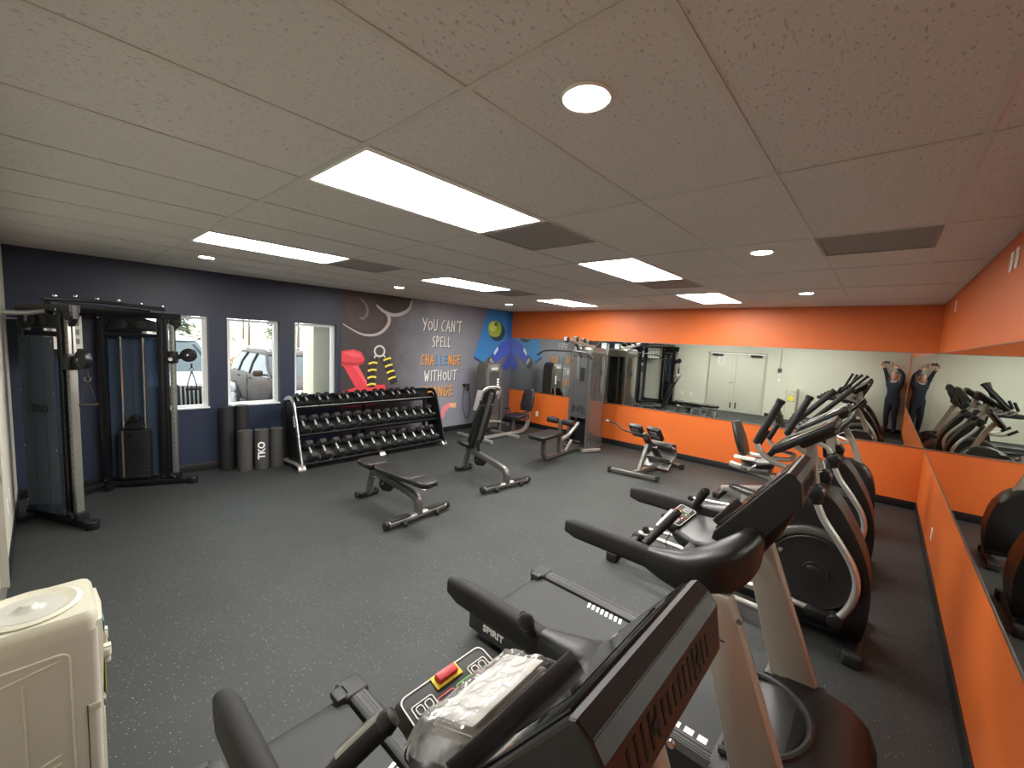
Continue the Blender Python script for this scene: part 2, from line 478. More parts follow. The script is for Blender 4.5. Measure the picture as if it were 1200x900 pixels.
for y in (3.70, 3.86): obj('bolt', MB().bb(XW-.03, XW-.012, y-.02, y+.02, .12, .32, bev=.004), DARKM, door)
for (y0, y1) in ((3.02, 3.36), (4.22, 4.56)):
    c = obj('door_closer', MB().bb(XW-.03, XW+.03, y0, y1, 1.90, 1.965, bev=.008), mat('closer_bronze', (58, 54, 48), .4, .4), door)
    obj('closer_arm', MB().rtube([(XW+.02, y0+.15, 1.972), (XW+.12, (y0+y1)/2+.18, 1.977), (XW+.02, y0+.5, 1.98)], .012, .005), MATS['closer_bronze'], door)
sg = obj('door_notice', MB().bb(XW-.0295, XW-.028, 4.17, 4.385, 1.60, 1.88), mat('paper_white', (240, 240, 236), .7))
tag(sg, 'white paper notice taped on the grey double door', 'notice')
for k in range(7):
    obj('text_line', MB().bb(XW-.028, XW-.0278, 4.20, 4.355-.03*(k % 3), 1.83-.03*k, 1.838-.03*k), mat('grey_ink', (120, 120, 120), .7), sg)

# ---- ceiling: plenum slab, grid bars and lay-in tiles
ceil = struct('ceiling', MB().bb(XW-.2, XE+.2, YS-.2, YN+.2, 2.80, 2.95), mat('plenum', (120, 118, 114), .9))
GX = [XW] + [0.90+1.22*k for k in range(6)] + [XE]
GY = [YS] + [-.175+.61*k for k in range(12)] + [YN]
for gx in GX[1:-1]:
    obj('grid_bar', MB().bb(gx-.012, gx+.012, YS+.001, YN-.001, H, H+.004), TBAR, ceil)
for gy in GY[1:-1]:
    obj('grid_bar', MB().bb(XW+.001, XE-.001, gy-.012, gy+.012, H+.0005, H+.0045), TBAR, ceil)
obj('wall_angle', MB().sweep([(XW+.012, YS+.012, H+.002), (XE-.012, YS+.012, H+.002), (XE-.012, YN-.012, H+.002), (XW+.012, YN-.012, H+.002)],
    [(.011, .002), (-.011, .002), (-.011, -.002), (.011, -.002)], up=(0, 0, 1), closed=True), TBAR, ceil)
TROF = [(1, 4), (1, 8), (3, 4), (3, 8), (5, 4), (5, 8)]       # cell column, cell row
VENT2 = [(2, 4), (2, 8), (4, 4), (4, 8), (3, 1)]               # square return grilles in the first half of a cell
tile_cache = {}
def tile(x0, x1, y0, y1):
    k = (round(x1-x0, 3), round(y1-y0, 3))
    if k not in tile_cache:
        tile_cache[k] = MB().bb(-k[0]/2+.002, k[0]/2-.002, -k[1]/2+.002, k[1]/2-.002, 0, .016, bev=.002, seg=1).mesh('ceiling_tile', TILE)
    return place('ceiling_tile', tile_cache[k], ((x0+x1)/2, (y0+y1)/2, H+.005), ceil)
for i in range(len(GX)-1):
    for j in range(len(GY)-1):
        if (i, j) in TROF: continue
        x0, x1, y0, y1 = GX[i], GX[i+1], GY[j], GY[j+1]
        if (i, j) in VENT2:
            tile(x0+.61, x1, y0, y1)
            obj('grid_bar', MB().bb(x0+.598, x0+.622, y0, y1, H-.0005, H+.0035), TBAR, ceil)
            continue
        tile(x0, x1, y0, y1)

LENS = mat('troffer_lens', (255, 252, 246), .4, emit=TROFFER)
LEDL = mat('downlight_lens', (255, 240, 226), .4, emit=DOWN)
LWHITE = mat('fixture_white', (238, 236, 230), .4)
lab = ['long bright ceiling light panel nearest the camera, beside a square vent',
       'long ceiling light panel over the cable machine side, near the windows',
       'ceiling light panel in the middle of the row toward the orange wall',
       'ceiling light panel above the dumbbell rack, in front of the mural',
       'far ceiling light panel above the back extension bench',
       'far ceiling light panel near the mural corner, above the pulldown tower']
ff = MB().sweep([(-.59, -.285, .004), (.59, -.285, .004), (.59, .285, .004), (-.59, .285, .004)], rrect(.018, .006, .003, 2), up=(0, 0, 1), closed=True).mesh('light_frame', LWHITE)
fl = MB().bb(-.575, .575, -.27, .27, .004, .010).mesh('light_lens', LENS)
fb = MB().bb(-.6, .6, -.295, .295, .012, .05, bev=.004).mesh('light_housing', LWHITE)
for (i, j), lb in zip(TROF, lab):
    t = thing('ceiling_light', lb, 'light', ((GX[i]+GX[i+1])/2, (GY[j]+GY[j+1])/2, H), 0, 'ceiling light panels')
    for n, me in (('light_frame', ff), ('light_lens', fl), ('light_housing', fb)): place(n, me, (0, 0, 0), t)
lab = ['round downlight nearest the camera, large and bright', 'round downlight beside the ribbed ceiling vent', 'round downlight farthest toward the orange corner',
       'round downlight above the cable machine', 'round downlight above the dumbbell rack at the mural', 'round downlight near the blue mat of the mural']
dr = MB().lathe([(.067, 0), (.069, -.006), (.074, -.007), (.077, -.003), (.077, .004), (.067, .004)], n=28).mesh('trim_ring', LWHITE)
dl = MB().lathe([(.001, -.011), (.04, -.010), (.060, -.007), (.067, -.001), (.067, .003), (.001, .003)], n=28).mesh('light_lens', LEDL)
for (x, y), lb in zip([(1.15, .77), (3.6, .77), (6.11, .79), (1.23, 5.60), (3.68, 5.66), (6.23, 5.70)], lab):
    t = thing('recessed_downlight', lb, 'light', (x, y, H), 0, 'recessed downlights')
    place('trim_ring', dr, (0, 0, 0), t); place('light_lens', dl, (0, 0, 0), t)

VGREY = mat('vent_grey', (150, 146, 140), .55, .2)
lab = ['dark square ceiling vent beside the nearest light panel', 'dark square ceiling vent beside the light panel near the windows',
       'dark square ceiling vent beside the middle light panel', 'dark square ceiling vent beside the light panel at the mural']
def perf_mat():
    m = mat('perforated_vent', (92, 90, 87), .6, .1); nt = m.node_tree; b = nt.nodes['Principled BSDF']
    tc = nt.nodes.new('ShaderNodeTexCoord'); vo = nt.nodes.new('ShaderNodeTexVoronoi'); vo.inputs['Scale'].default_value = 90; vo.inputs['Randomness'].default_value = 0
    nt.links.new(tc.outputs['Object'], vo.inputs['Vector'])
    cr = nt.nodes.new('ShaderNodeValToRGB'); cr.color_ramp.elements[0].position = .3; cr.color_ramp.elements[0].color = (.05, .048, .045, 1)
    cr.color_ramp.elements[1].position = .36; cr.color_ramp.elements[1].color = (*lin3((165, 160, 153)), 1)
    nt.links.new(vo.outputs['Distance'], cr.inputs[0]); nt.links.new(cr.outputs[0], b.inputs['Base Color'])
    return m
PERF = perf_mat()
vf = MB().sweep([(-.285, -.285, .001), (.285, -.285, .001), (.285, .285, .001), (-.285, .285, .001)], rrect(.016, .005, .002, 2), up=(0, 0, 1), closed=True).mesh('vent_frame', VGREY)
vp = MB().bb(-.275, .275, -.275, .275, .001, .004).mesh('perforated_plate', PERF)
for (i, j), lb in zip(VENT2[:4], lab):
    t = thing('ceiling_vent', lb, 'vent', (GX[i]+.305, (GY[j]+GY[j+1])/2, H), 0, 'square ceiling vents')
    place('vent_frame', vf, (0, 0, 0), t); place('perforated_plate', vp, (0, 0, 0), t)
t = thing('ceiling_vent', 'ribbed grey ceiling vent near the right wall', 'vent', (3.34+.305, .13, H))
place('vent_frame', vf, (0, 0, 0), t)
obj('vent_backing', MB().bb(-.27, .27, -.27, .27, .012, .014), mat('vent_dark', (40, 39, 38), .8), t)
sl = MB().box((0, 0, .006), (.011, .55, .006), rot=(0, 20, 0)).mesh('vent_slat', mat('vent_slat_grey', (150, 146, 140), .5, .2))
for k in range(26): place('vent_slat', sl, (-.26+.0208*k, 0, 0), t)

# ---- mirrors
MZ0, MZ1 = 0.85, 2.11
def mirror(label, axis, a0, a1):
    if axis == 'x':   # on the east wall
        t = thing('wall_mirror', label, 'mirror', (XE, (a0+a1)/2, MZ0), 0, 'wall mirrors'); w = (a1-a0)/2
        obj('mirror_glass', MB().bb(-.008, -.002, -w+.0003, w-.0003, .004, MZ1-MZ0-.004), MIRROR, t)
        obj('mirror_channel', MB().bb(-.012, -.001, -w+.001, w-.001, -.006, .006), STEEL, t)
        obj('mirror_edge', MB().bb(-.009, -.001, -w+.001, w-.001, MZ1-MZ0-.004, MZ1-MZ0+.002), MEDGE, t)
    else:
        t = thing('wall_mirror', label, 'mirror', ((a0+a1)/2, YS, MZ0), 0, 'wall mirrors'); w = (a1-a0)/2
        obj('mirror_glass', MB().bb(-w+.0003, w-.0003, .002, .008, .004, MZ1-MZ0-.004), MIRROR, t)
        obj('mirror_channel', MB().bb(-w+.001, w-.001, .001, .012, -.006, .006), STEEL, t)
        obj('mirror_edge', MB().bb(-w+.001, w-.001, .001, .009, MZ1-MZ0-.004, MZ1-MZ0+.002), MEDGE, t)
mirror('far orange wall mirror panel beside the mural, behind the pulldown tower', 'x', 4.41, YN-.004)
mirror('far orange wall mirror panel in the middle, reflecting the double doors', 'x', 1.93, 4.41)
mirror('far orange wall mirror panel at the right corner, behind the ellipticals', 'x', YS+.0085, 1.93)
mirror('right wall mirror panel next to the room corner', 'y', 5.2, XE-.0085)
mirror('right wall mirror panel beside the ellipticals', 'y', 3.0, 5.2)
mirror('right wall mirror panel beside the treadmills', 'y', 0.8, 3.0)

# ---- outlets, switches, conduit
def plate(name, label, loc, nrm, kind='outlet'):
    rz = {'+x': 0, '-x': 180, '+y': 90, '-y': -90}[nrm]
    t = thing(name, label, 'outlet' if kind == 'outlet' else 'switch', loc, rz)
    obj('cover_plate', MB().bb(.0005, .006, -.036, .036, -.058, .058, bev=.002), WHITEP, t)
    if kind == 'outlet':
        for z in (-.02, .02): obj('socket', MB().bb(.005, .0075, -.017, .017, z-.014, z+.014, bev=.002), mat('socket_white', (214, 212, 204), .4), t)
    else:
        obj('rocker', MB().bb(.005, .010, -.016, .016, -.033, .033, bev=.002), WHITEP, t)
plate('wall_outlet', 'white outlet low on the far orange wall beside the pulldown machine', (XE, 6.03, .34), '-x')
plate('wall_outlet', 'white outlet low on the right orange wall near the corner', (5.65, YS, .34), '+y')
plate('wall_outlet', 'white outlet low on the grey wall near the cable machine, farther one', (XW, 5.50, .46), '+x')
plate('wall_outlet', 'white outlet low on the grey wall near the cable machine, nearer one', (XW, 5.18, .46), '+x')
plate('wall_outlet', 'left one of two white plates high on the right orange wall', (3.86, YS, 2.60), '+y')
plate('wall_outlet', 'right one of two white plates high on the right orange wall', (3.72, YS, 2.60), '+y')
plate('wall_outlet', 'single white plate high on the right wall near the corner', (6.52, YS, 2.60), '+y')
plate('light_switch', 'upper white switch on the grey wall beside the double door', (XW, 2.5, 1.36), '+x', 'switch')
plate('light_switch', 'lower white switch on the grey wall beside the double door', (XW, 2.5, 1.2), '+x', 'switch')
t = thing('thermostat_box', 'small dark box under a conduit on the grey wall by the door', 'thermostat', (XW, 2.5, 1.53))  # wall thermostat at the foot of its conduit
obj('box_body', MB().bb(.001, .05, -.05, .05, -.06, .06, bev=.006), mat('dark_grey_plastic', (66, 66, 66), .5), t)
obj('conduit', MB().cyl((.02, 0, .058), (.02, 0, H-1.53-.004), .012), mat('conduit_grey', (166, 166, 152), .5), t)

# ---- mural
MX0, MX1 = 3.40, XE-.001
def mural_mat():
    m = bpy.data.materials.new('mural_print'); m.use_nodes = True; nt = m.node_tree; b = nt.nodes['Principled BSDF']
    tc = nt.nodes.new('ShaderNodeTexCoord'); sp = nt.nodes.new('ShaderNodeSeparateXYZ'); nt.links.new(tc.outputs['Object'], sp.inputs[0])
    nz = nt.nodes.new('ShaderNodeTexNoise'); nz.inputs['Scale'].default_value = 2.2; nz.inputs['Detail'].default_value = 6; nz.inputs['Roughness'].default_value = .65
    nt.links.new(tc.outputs['Object'], nz.inputs['Vector'])
    ma = nt.nodes.new('ShaderNodeMath'); ma.operation = 'MULTIPLY_ADD'; ma.inputs[1].default_value = .9; nt.links.new(nz.outputs['Fac'], ma.inputs[0]); nt.links.new(sp.outputs[0], ma.inputs[2])
    mr = nt.nodes.new('ShaderNodeMapRange'); mr.inputs['From Min'].default_value = .45; mr.inputs['From Max'].default_value = 4.8; nt.links.new(ma.outputs[0], mr.inputs['Value'])
    cr = nt.nodes.new('ShaderNodeValToRGB'); e = cr.color_ramp.elements
    e[0].position = .1; e[0].color = (*lin3((56, 48, 48)), 1); e[1].position = 1; e[1].color = (*lin3((74, 75, 84)), 1)
    for p, c in ((.22, (70, 64, 66)), (.32, (102, 102, 110)), (.5, (136, 138, 150)), (.66, (122, 124, 136)), (.85, (98, 100, 110))):
        q = e.new(p); q.color = (*lin3(c), 1)
    nt.links.new(mr.outputs[0], cr.inputs[0])
    nt.links.new(cr.outputs[0], b.inputs['Base Color']); b.inputs['Roughness'].default_value = .5
    return m
mur = thing('wall_mural', 'printed wall mural of fitness gear around a motivational slogan', 'mural', (MX0, YN, 0))
obj('mural_panel', MB().bb(0, MX1-MX0, -.003, -.0005, bh, H-.001), mural_mat(), mur)
def px(pts): return [(x-MX0, z) for x, z in pts]
LAY = [0.0036]
def sheet(name, pts, m, parent=None, smooth=0):
    """flat printed shape on the mural, wall coordinates x,z"""
    P = px(pts)
    if smooth:
        Q = [Vector((p[0], p[1], 0)) for p in P]; n = len(Q); out = []
        for i in range(n):
            p0, p1, p2, p3 = Q[i-1], Q[i], Q[(i+1) % n], Q[(i+2) % n]
            for k in range(smooth):
                t_ = k/smooth
                out.append(.5*((2*p1)+(p2-p0)*t_+(2*p0-5*p1+4*p2-p3)*t_*t_+(3*p1-p0-3*p2+p3)*t_**3))
        P = [(min(max(v.x, .001), MX1-MX0-.001), v.y) for v in out]
    LAY[0] += .0002
    return obj(name, MB().poly([(x, -LAY[0], z) for x, z in P]), m, parent or mur)
def band(name, pts, w, m, parent=None, taper=None):
    """flat printed stroke"""
    Q = smooth_path([(p[0]-MX0, p[1], 0) for p in pts], 6); n = len(Q); L = []; Rr = []
    for i in range(n):
        d = (Q[min(i+1, n-1)]-Q[max(i-1, 0)]).normalized(); nn = Vector((-d.y, d.x, 0)); ww = w*(1 if not taper else taper(i/(n-1)))
        L.append(Q[i]+nn*ww/2); Rr.append(Q[i]-nn*ww/2)
    LAY[0] += .0002; mb = MB()
    for i in range(n-1): mb.quad(*[(v.x, -LAY[0], v.y) for v in (L[i], L[i+1], Rr[i+1], Rr[i])])
    return obj(name, mb, m, parent or mur)
P = lambda n, c, r=.5: mat('print_'+n, c, r)
shoe = sheet('shoe_print', [(3.41, 2.735), (4.2, 2.735), (4.19, 2.5), (4.27, 2.41), (4.32, 2.29), (4.26, 2.15), (4.1, 2.03), (3.87, 1.99), (3.685, 2.035), (3.45, 2.146)], P('shoe', (58, 46, 45)), smooth=0)
sheet('shoe_toe_print', [(3.47, 2.55), (3.7, 2.66), (4.0, 2.62), (4.2, 2.45), (4.22, 2.28), (4.1, 2.13), (3.85, 2.08), (3.6, 2.15)], P('shoe_toe', (66, 54, 53)), shoe, 5)
band('shoe_sole_print', [(3.43, 2.16), (3.685, 2.034), (3.872, 1.991), (4.097, 2.025), (4.262, 2.154), (4.32, 2.293), (4.273, 2.41), (4.187, 2.506)], .07, P('sole', (176, 166, 162)), shoe, lambda t: .25+.75*min(1, t*1.4))
band('shoe_lace_print', [(3.72, 2.62), (3.83, 2.55), (3.88, 2.4), (3.8, 2.28), (3.72, 2.3)], .05, P('lace', (112, 103, 101)), shoe, lambda t: .4+.6*math.sin(math.pi*t))
shoe2 = sheet('shoe_print', [(4.06, 2.735), (4.80, 2.735), (4.75, 2.55), (4.6, 2.44), (4.4, 2.39), (4.19, 2.45), (4.05, 2.54)], P('shoe2', (48, 39, 39)))
band('shoe_sole_print', [(4.054, 2.537), (4.188, 2.447), (4.394, 2.39), (4.606, 2.438), (4.75, 2.544), (4.801, 2.70)], .065, MATS['print_sole'], shoe2, lambda t: .3+.7*math.sin(math.pi*min(1, t*.8+.1)))
RED = P('red', (208, 58, 70)); RED2 = P('red_dark', (172, 40, 54)); RED3 = P('red_light', (222, 88, 98))
db = sheet('dumbbell_print', [(3.41, .72), (3.43, 1.0), (3.67, 1.06), (3.454, 1.43), (3.41, 1.45), (3.41, 1.70), (3.629, 1.732), (3.767, 1.692), (3.841, 1.562), (3.817, 1.488), (3.72, 1.45), (3.919, 1.102), (4.1, 1.09), (4.252, 1.088), (4.29, .932), (4.15, .75), (3.9, .70)], RED)
sheet('dumbbell_shade_print', [(3.41, 1.45), (3.41, 1.52), (3.69, 1.50), (3.83, 1.53), (3.817, 1.488), (3.694, 1.445)], RED2, db)
sheet('dumbbell_glow_print', [(3.44, 1.67), (3.62, 1.70), (3.74, 1.66), (3.79, 1.59), (3.6, 1.60)], RED3, db)
sheet('dumbbell_shade_print', [(3.70, 1.445), (3.80, 1.28), (3.92, 1.10), (3.86, 1.09), (3.72, 1.31), (3.62, 1.44)], RED3, db)
sheet('dumbbell_shade_print', [(3.44, .98), (3.7, .90), (4.0, .92), (4.27, .95), (4.15, .75), (3.9, .70), (3.42, .72)], RED2, db)
YEL = P('yellow', (222, 205, 70)); BLKP = P('black', (36, 33, 34)); GWH = P('grey_white', (205, 203, 200))
g = band('grip_handle_print', [(4.02, 1.60), (3.975, 1.35), (3.965, 1.05)], .16, BLKP)
band('grip_handle_print', [(4.22, 1.61), (4.34, 1.38), (4.45, 1.10)], .16, BLKP, g)
band('grip_ring_print', [(4.13+.10*math.cos(R(a)), 1.71+.095*math.sin(R(a))) for a in range(-80, 285, 24)], .03, GWH, g)
band('grip_spring_print', [(4.06, 1.645), (4.02, 1.58)], .025, GWH, g); band('grip_spring_print', [(4.19, 1.655), (4.25, 1.6)], .025, GWH, g)
for (x, z) in ((4.0, 1.49), (3.985, 1.36), (3.98, 1.23), (3.975, 1.10)): band('grip_stripe_print', [(x-.085, z-.012), (x, z+.012), (x+.09, z+.002)], .035, YEL, g)
for (x, z) in ((4.29, 1.565), (4.325, 1.445), (4.365, 1.33), (4.40, 1.21)): band('grip_stripe_print', [(x-.08, z-.025), (x, z+.005), (x+.08, z+.02)], .035, YEL, g)
mat_p = sheet('mat_print', [(6.877, 2.735), (7.74, 2.735), (7.74, 2.02), (6.762, 1.518), (6.497, 1.648)], P('mat_blue', (44, 120, 184)))
sheet('mat_edge_print', [(6.497, 1.648), (6.762, 1.518), (6.78, 1.46), (6.5, 1.58)], P('mat_edge', (22, 62, 108)), mat_p)
sheet('mat_shade_print', [(7.5, 2.735), (7.74, 2.735), (7.74, 2.02), (7.6, 1.95)], P('mat_blue2', (34, 98, 164)), mat_p)
sheet('apple_shadow_print', [(7.22+.27*math.cos(R(a)), 2.22+.22*math.sin(R(a))) for a in range(0, 360, 24)], P('apple_shadow', (30, 66, 82)), mat_p)
ap = sheet('apple_print', [(7.13+.225*math.cos(R(a)), 2.29+(.21+.02*math.cos(R(2*a)))*math.sin(R(a))) for a in range(0, 360, 18)], P('apple', (150, 172, 62)))
sheet('apple_glow_print', [(7.06+.12*math.cos(R(a)), 2.34+.12*math.sin(R(a))) for a in range(0, 360, 24)], P('apple_light', (188, 205, 104)), ap)
sheet('apple_stem_print', [(7.16+.05*math.cos(R(a)), 2.40+.05*math.sin(R(a))) for a in range(0, 360, 30)], P('apple_stem', (88, 96, 30)), ap)
bo = sheet('bottle_print', [(7.735, 2.10), (7.55, 2.07), (7.30, 1.93), (7.08, 1.72), (7.0, 1.60), (7.06, 1.50), (7.2, 1.48), (7.45, 1.62), (7.735, 1.72)], P('bottle_blue', (52, 76, 178)))
sheet('bottle_glow_print', [(7.2, 1.83), (7.12, 1.72), (7.16, 1.67), (7.28, 1.80), (7.27, 1.88)], P('bottle_glow', (190, 210, 236)), bo)
sheet('bottle_fold_print', [(7.735, 1.80), (7.43, 1.40), (7.59, 1.276), (7.735, 1.42)], P('bottle_dark', (38, 58, 150)), bo)
sheet('bottle_cap_print', [(7.06, 1.66), (6.95, 1.6), (6.86, 1.44), (6.95, 1.33), (7.1, 1.36), (7.2, 1.48)], P('cap', (60, 62, 70)), bo)
sheet('bottle_ring_print', [(7.04, 1.62), (6.98, 1.56), (7.1, 1.42), (7.16, 1.49)], P('cap_ring', (150, 152, 160)), bo)
tp = sheet('tape_print', [(5.58, .30), (5.623, .542), (5.784, .628), (6.015, .611), (5.997, .503), (5.834, .531), (5.72, .44), (5.67, .30)], P('tape_pink', (228, 128, 140)))
sheet('tape_end_print', [(5.83, .625), (6.015, .611), (5.997, .503), (5.84, .53)], P('tape_peach', (228, 168, 122)), tp)
# hand lettering
def arc(cx_, cy_, rx, ry, a0, a1, n=9): return [(cx_+rx*math.cos(R(a0+(a1-a0)*k/n)), cy_+ry*math.sin(R(a0+(a1-a0)*k/n))) for k in range(n+1)]
GL = {'Y': [[(0, 1), (.42, .5)], [(.9, 1), (.25, -.02)]], 'O': [arc(.45, .42, .36, .36, 90, 450, 14)], 'U': [[(.08, .98), (.1, .3), (.3, .03), (.6, .1), (.72, .4), (.78, 1)]],
      'C': [[(.8, .98), (.4, .85), (.12, .5), (.2, .12), (.6, .02)]], 'A': [[(.02, 0), (.4, 1), (.8, 0)], [(.15, .36), (.72, .4)]], 'N': [[(.08, 0), (.12, 1), (.68, .05), (.74, 1)]],
      "'": [[(.3, 1.05), (.2, .8)]], 'T': [[(0, .97), (.95, 1.03)], [(.5, 1), (.42, 0)]], 'S': [[(.72, .96), (.3, .9), (.2, .66), (.6, .42), (.58, .1), (.1, 0)]],
      'P': [[(.12, 0), (.16, 1), (.62, .88), (.6, .58), (.15, .45)]], 'E': [[(.75, .98), (.16, .95), (.12, .02), (.72, .06)], [(.15, .52), (.6, .54)]], 'L': [[(.16, 1), (.12, .04), (.72, .06)]],
      'H': [[(.1, 1), (.12, 0)], [(.7, 1), (.68, 0)], [(.1, .48), (.7, .52)]], 'G': [[(.78, .94), (.4, .9), (.12, .5), (.22, .08), (.62, .04), (.72, .42), (.42, .44)]],
      'W': [[(0, .96), (.2, 0), (.44, .7), (.66, 0), (.92, 1)]], 'I': [[(.3, 1), (.3, 0)]]}
TW = P('text_white', (226, 224, 220)); TO = P('text_orange', (232, 160, 62)); TBL = P('text_blue', (92, 158, 204)); TSH = P('text_shadow', (62, 62, 68))
def lettering(txt, x0, x1, z0, z1, cols):
    wd = {' ': .5, "'": .35, 'I': .5}; tot = sum(wd.get(c, 1) for c in txt); u = (x1-x0)/tot; hh = z1-z0; x = x0-MX0
    for c, cm in zip(txt, cols):
        if c != ' ':
            mb = MB(); t_ = hh*.115; lay = 0
            for sh in (1, 0):
                dx, dz, ly = (.016, -.016, .0110) if sh else (0, 0, .0125)
                for st in GL[c]:
                    Q = [Vector((x+.06*u+p[0]*u*.92+dx, z0+p[1]*hh+dz, 0)) for p in st]
                    runs = [smooth_path(Q, 4)] if (len(Q) > 4 and c not in 'WN') else [Q[i:i+2] for i in range(len(Q)-1)]
                    for q in runs:
                        lay += 1; n = len(q); L_ = []; R_ = []
                        for i in range(n):
                            d = (q[min(i+1, n-1)]-q[max(i-1, 0)]).normalized(); nn = Vector((-d.y, d.x, 0))*t_/2
                            e = d*(t_*.3 if i == n-1 else (-t_*.3 if i == 0 else 0))
                            L_.append(q[i]+e+nn); R_.append(q[i]+e-nn)
                        vl = [mb._v((v.x, -ly-.00015*lay, v.y)) for v in L_]; vr = [mb._v((v.x, -ly-.00015*lay, v.y)) for v in R_]
                        for i in range(n-1):
                            f = mb.bm.faces.new((vl[i], vl[i+1], vr[i+1], vr[i])); f.material_index = sh
            o = obj('letter', mb, cm, mur); o.data.materials.append(TSH)
        x += u*wd.get(c, 1)
lettering("YOU CAN'T", 5.06, 6.11, 2.15, 2.38, [TW]*9)
lettering('SPELL', 5.31, 5.82, 1.825, 2.035, [TW]*5)
lettering('CHALLENGE', 5.03, 6.11, 1.455, 1.655, [TO]*3+[TBL]*3+[TO]*3)
lettering('WITHOUT', 5.14, 6.01, 1.12, 1.33, [TW]*7)
lettering('CHANGE', 5.08, 5.93, .79, 1.0, [TO]*6)

# ================================================================== TREADMILLS
def treadmill(cx_, label, detail):
    t = thing('treadmill', label, 'treadmill', (cx_, .86, 0), 0, 'treadmills facing the right wall')
    N = lambda: MB((0, -.86, 0))
    # deck
    for s in (-1, 1):
        r = N().prism([(s*.285, .10), (s*.375, .085), (s*.385, .05), (s*.385, .17), (s*.365, .195), (s*.30, .195), (s*.285, .185)][::s], 'y', .33, 1.86)
        rail = obj('side_rail', r, RAILG, t)
        for x in (.315, .338, .352): obj('tread_line', N().bb(s*x-.003, s*x+.003, .36, 1.82, .1945, .1975), mat('rail_groove', (70, 71, 70), .35), rail)
        cp = N().bb(s*.262, s*.39, 1.80, 1.93, .045, .205, bev=.018, seg=3).bb(s*.225, s*.30, 1.815, 1.90, .165, .205, bev=.012)
        obj('end_cap', cp, mat('end_cap_plastic', (40, 41, 41), .5), t)
        obj('frame_beam', N().bb(s*.33, s*.375, .2, 1.85, .035, .10, bev=.006), DARKM, t)
    bl = [(.30, .172), (1.80, .172), (1.85, .166), (1.882, .148), (1.893, .122), (1.882, .096), (1.85, .078), (1.80, .072), (.30, .072), (.30, .080), (1.80, .080), (1.85, .088), (1.875, .104), (1.883, .122), (1.875, .142), (1.85, .157), (1.80, .164), (.30, .164)]
    obj('running_belt', N().prism(bl, 'x', -.272, .272), BELT, t)
    obj('rear_roller', N().cyl((-.27, 1.83, .12), (.27, 1.83, .12), .038), STEEL, t)
    for k in range(4):   # printed blocks at the front of the deck, white
        obj('belt_mark', N().bb(-.285, -.235, .44+.062*k, .482+.062*k, .1725, .1735), WPRINT, t)
    for k in range(8):
        obj('belt_mark', N().box((.245, 1.14+.034*k, .173), (.055, .018, .001), rot=(0, 0, 18)), WPRINT, t)
    # motor hood
    rings = []
    for y, w, z, zb in ((.40, .40, .205, .06), (.34, .425, .225, .05), (.22, .44, .262, .04), (.08, .445, .272, .04), (-.04, .44, .25, .04), (-.12, .42, .19, .04), (-.16, .39, .10, .05)):
        pr = [(-w, zb), (w, zb), (w+.005, z*.55), (w-.01, z*.86), (w-.06, z*.985), (w-.16, z), (-w+.16, z), (-w+.06, z*.985), (-w+.01, z*.86), (-w-.005, z*.55)]
        rings.append([(x, y, zz) for x, zz in pr])
    hood = obj('motor_hood', N().rings(rings), BLK, t, 50)
    rim = [(.31*math.cos(R(a)), .38-.30*math.sin(R(a)), .232+.045*math.sin(R(a))) for a in range(0, 181, 9)]
    obj('hood_rim', N().sweep(rim, circ(.018, 8), up=(0, 0, 1)), BLKM, hood)
    gp = []
    for a in range(0, 181, 12): gp.append((.29*math.cos(R(a)), .38-.275*math.sin(R(a)), .216+.062*math.sin(R(a))*1.0))
    g = N(); V = [g._v(p) for p in gp]; g.bm.faces.new(V); bmesh.ops.triangulate(g.bm, faces=g.bm.faces[:])
    obj('hood_panel', g, GLOSS, hood)
    for s in (-1, 1):
        for k in range(9): obj('hood_vent', N().box((s*.43, -.10+.016*k, .12+.002*k), (.03, .007, .075), rot=(0, -s*8, 0)), SLOT, hood)
        # upright posts
        yz = [(.085, .235), (.30, .235), (.50, .93), (.485, .99), (.375, .99), (.352, .93)]
        post = obj('upright', N().prism(yz, 'x', s*.43, s*.36, bev=.014, seg=3), POSTM, t)
        obj('post_bolt', N().cyl((s*.43, .33, .915), (s*.438, .33, .915), .011, n=10), CHROME, post)
        obj('post_slot', N().bb(s*.4295, s*.4315, .375, .425, .80, .806), SLOT, post)
        obj('post_foot', N().bb(s*.345, s*.445, .06, .33, .20, .246, bev=.012), BLK, post)
        # handrail: foam grip and moulded arm sweeping up to the console
        fo = N().sweep(smooth_path([(s*.385, 1.195, 1.012), (s*.385, .95, 1.012), (s*.385, .72, 1.010)], 4), rrect(.030, .050, .026, 4), up=(0, 0, 1),
                       scale=[.7, 1, 1, 1, 1, 1, 1, 1, 1])
        obj('handrail_grip', fo, FOAM, t)
        pts = [(s*.385, .735, 1.010), (s*.385, .64, 1.006), (s*.38, .54, 1.015), (s*.355, .44, 1.065), (s*.29, .375, 1.125), (s*.20, .35, 1.17), (s*.08, .35, 1.20)]
        Q = smooth_path(pts, 5); n = len(Q)
        def sc(i):
            u = i/(n-1); w = 1+1.3*math.sin(math.pi*min(1, u*1.1))**1.2; hgt = 1.02+.85*math.sin(math.pi*min(1, u*1.05))
            return (w, hgt)
        arm = obj('handrail_arm', N().sweep(Q, rrect(.031, .052, .026, 4), up=(0, 0, 1), scale=[sc(i) for i in range(n)]), BLK, t, 60)
        # pulse grips
        gb = Vector((s*.355, .77, 1.05)); gt = Vector((s*.215, .68, 1.20)); d = (gt-gb)
        obj('grip_bar', N().cyl(gb, gb+d*.42, .019, .020), BLKM, t)
        pg = obj('pulse_grip', N().cyl(gb+d*.40, gt-d*.02, .0215, n=20), FOAM, t)
        side = d.cross(Vector((0, -.5, 1))).normalized()
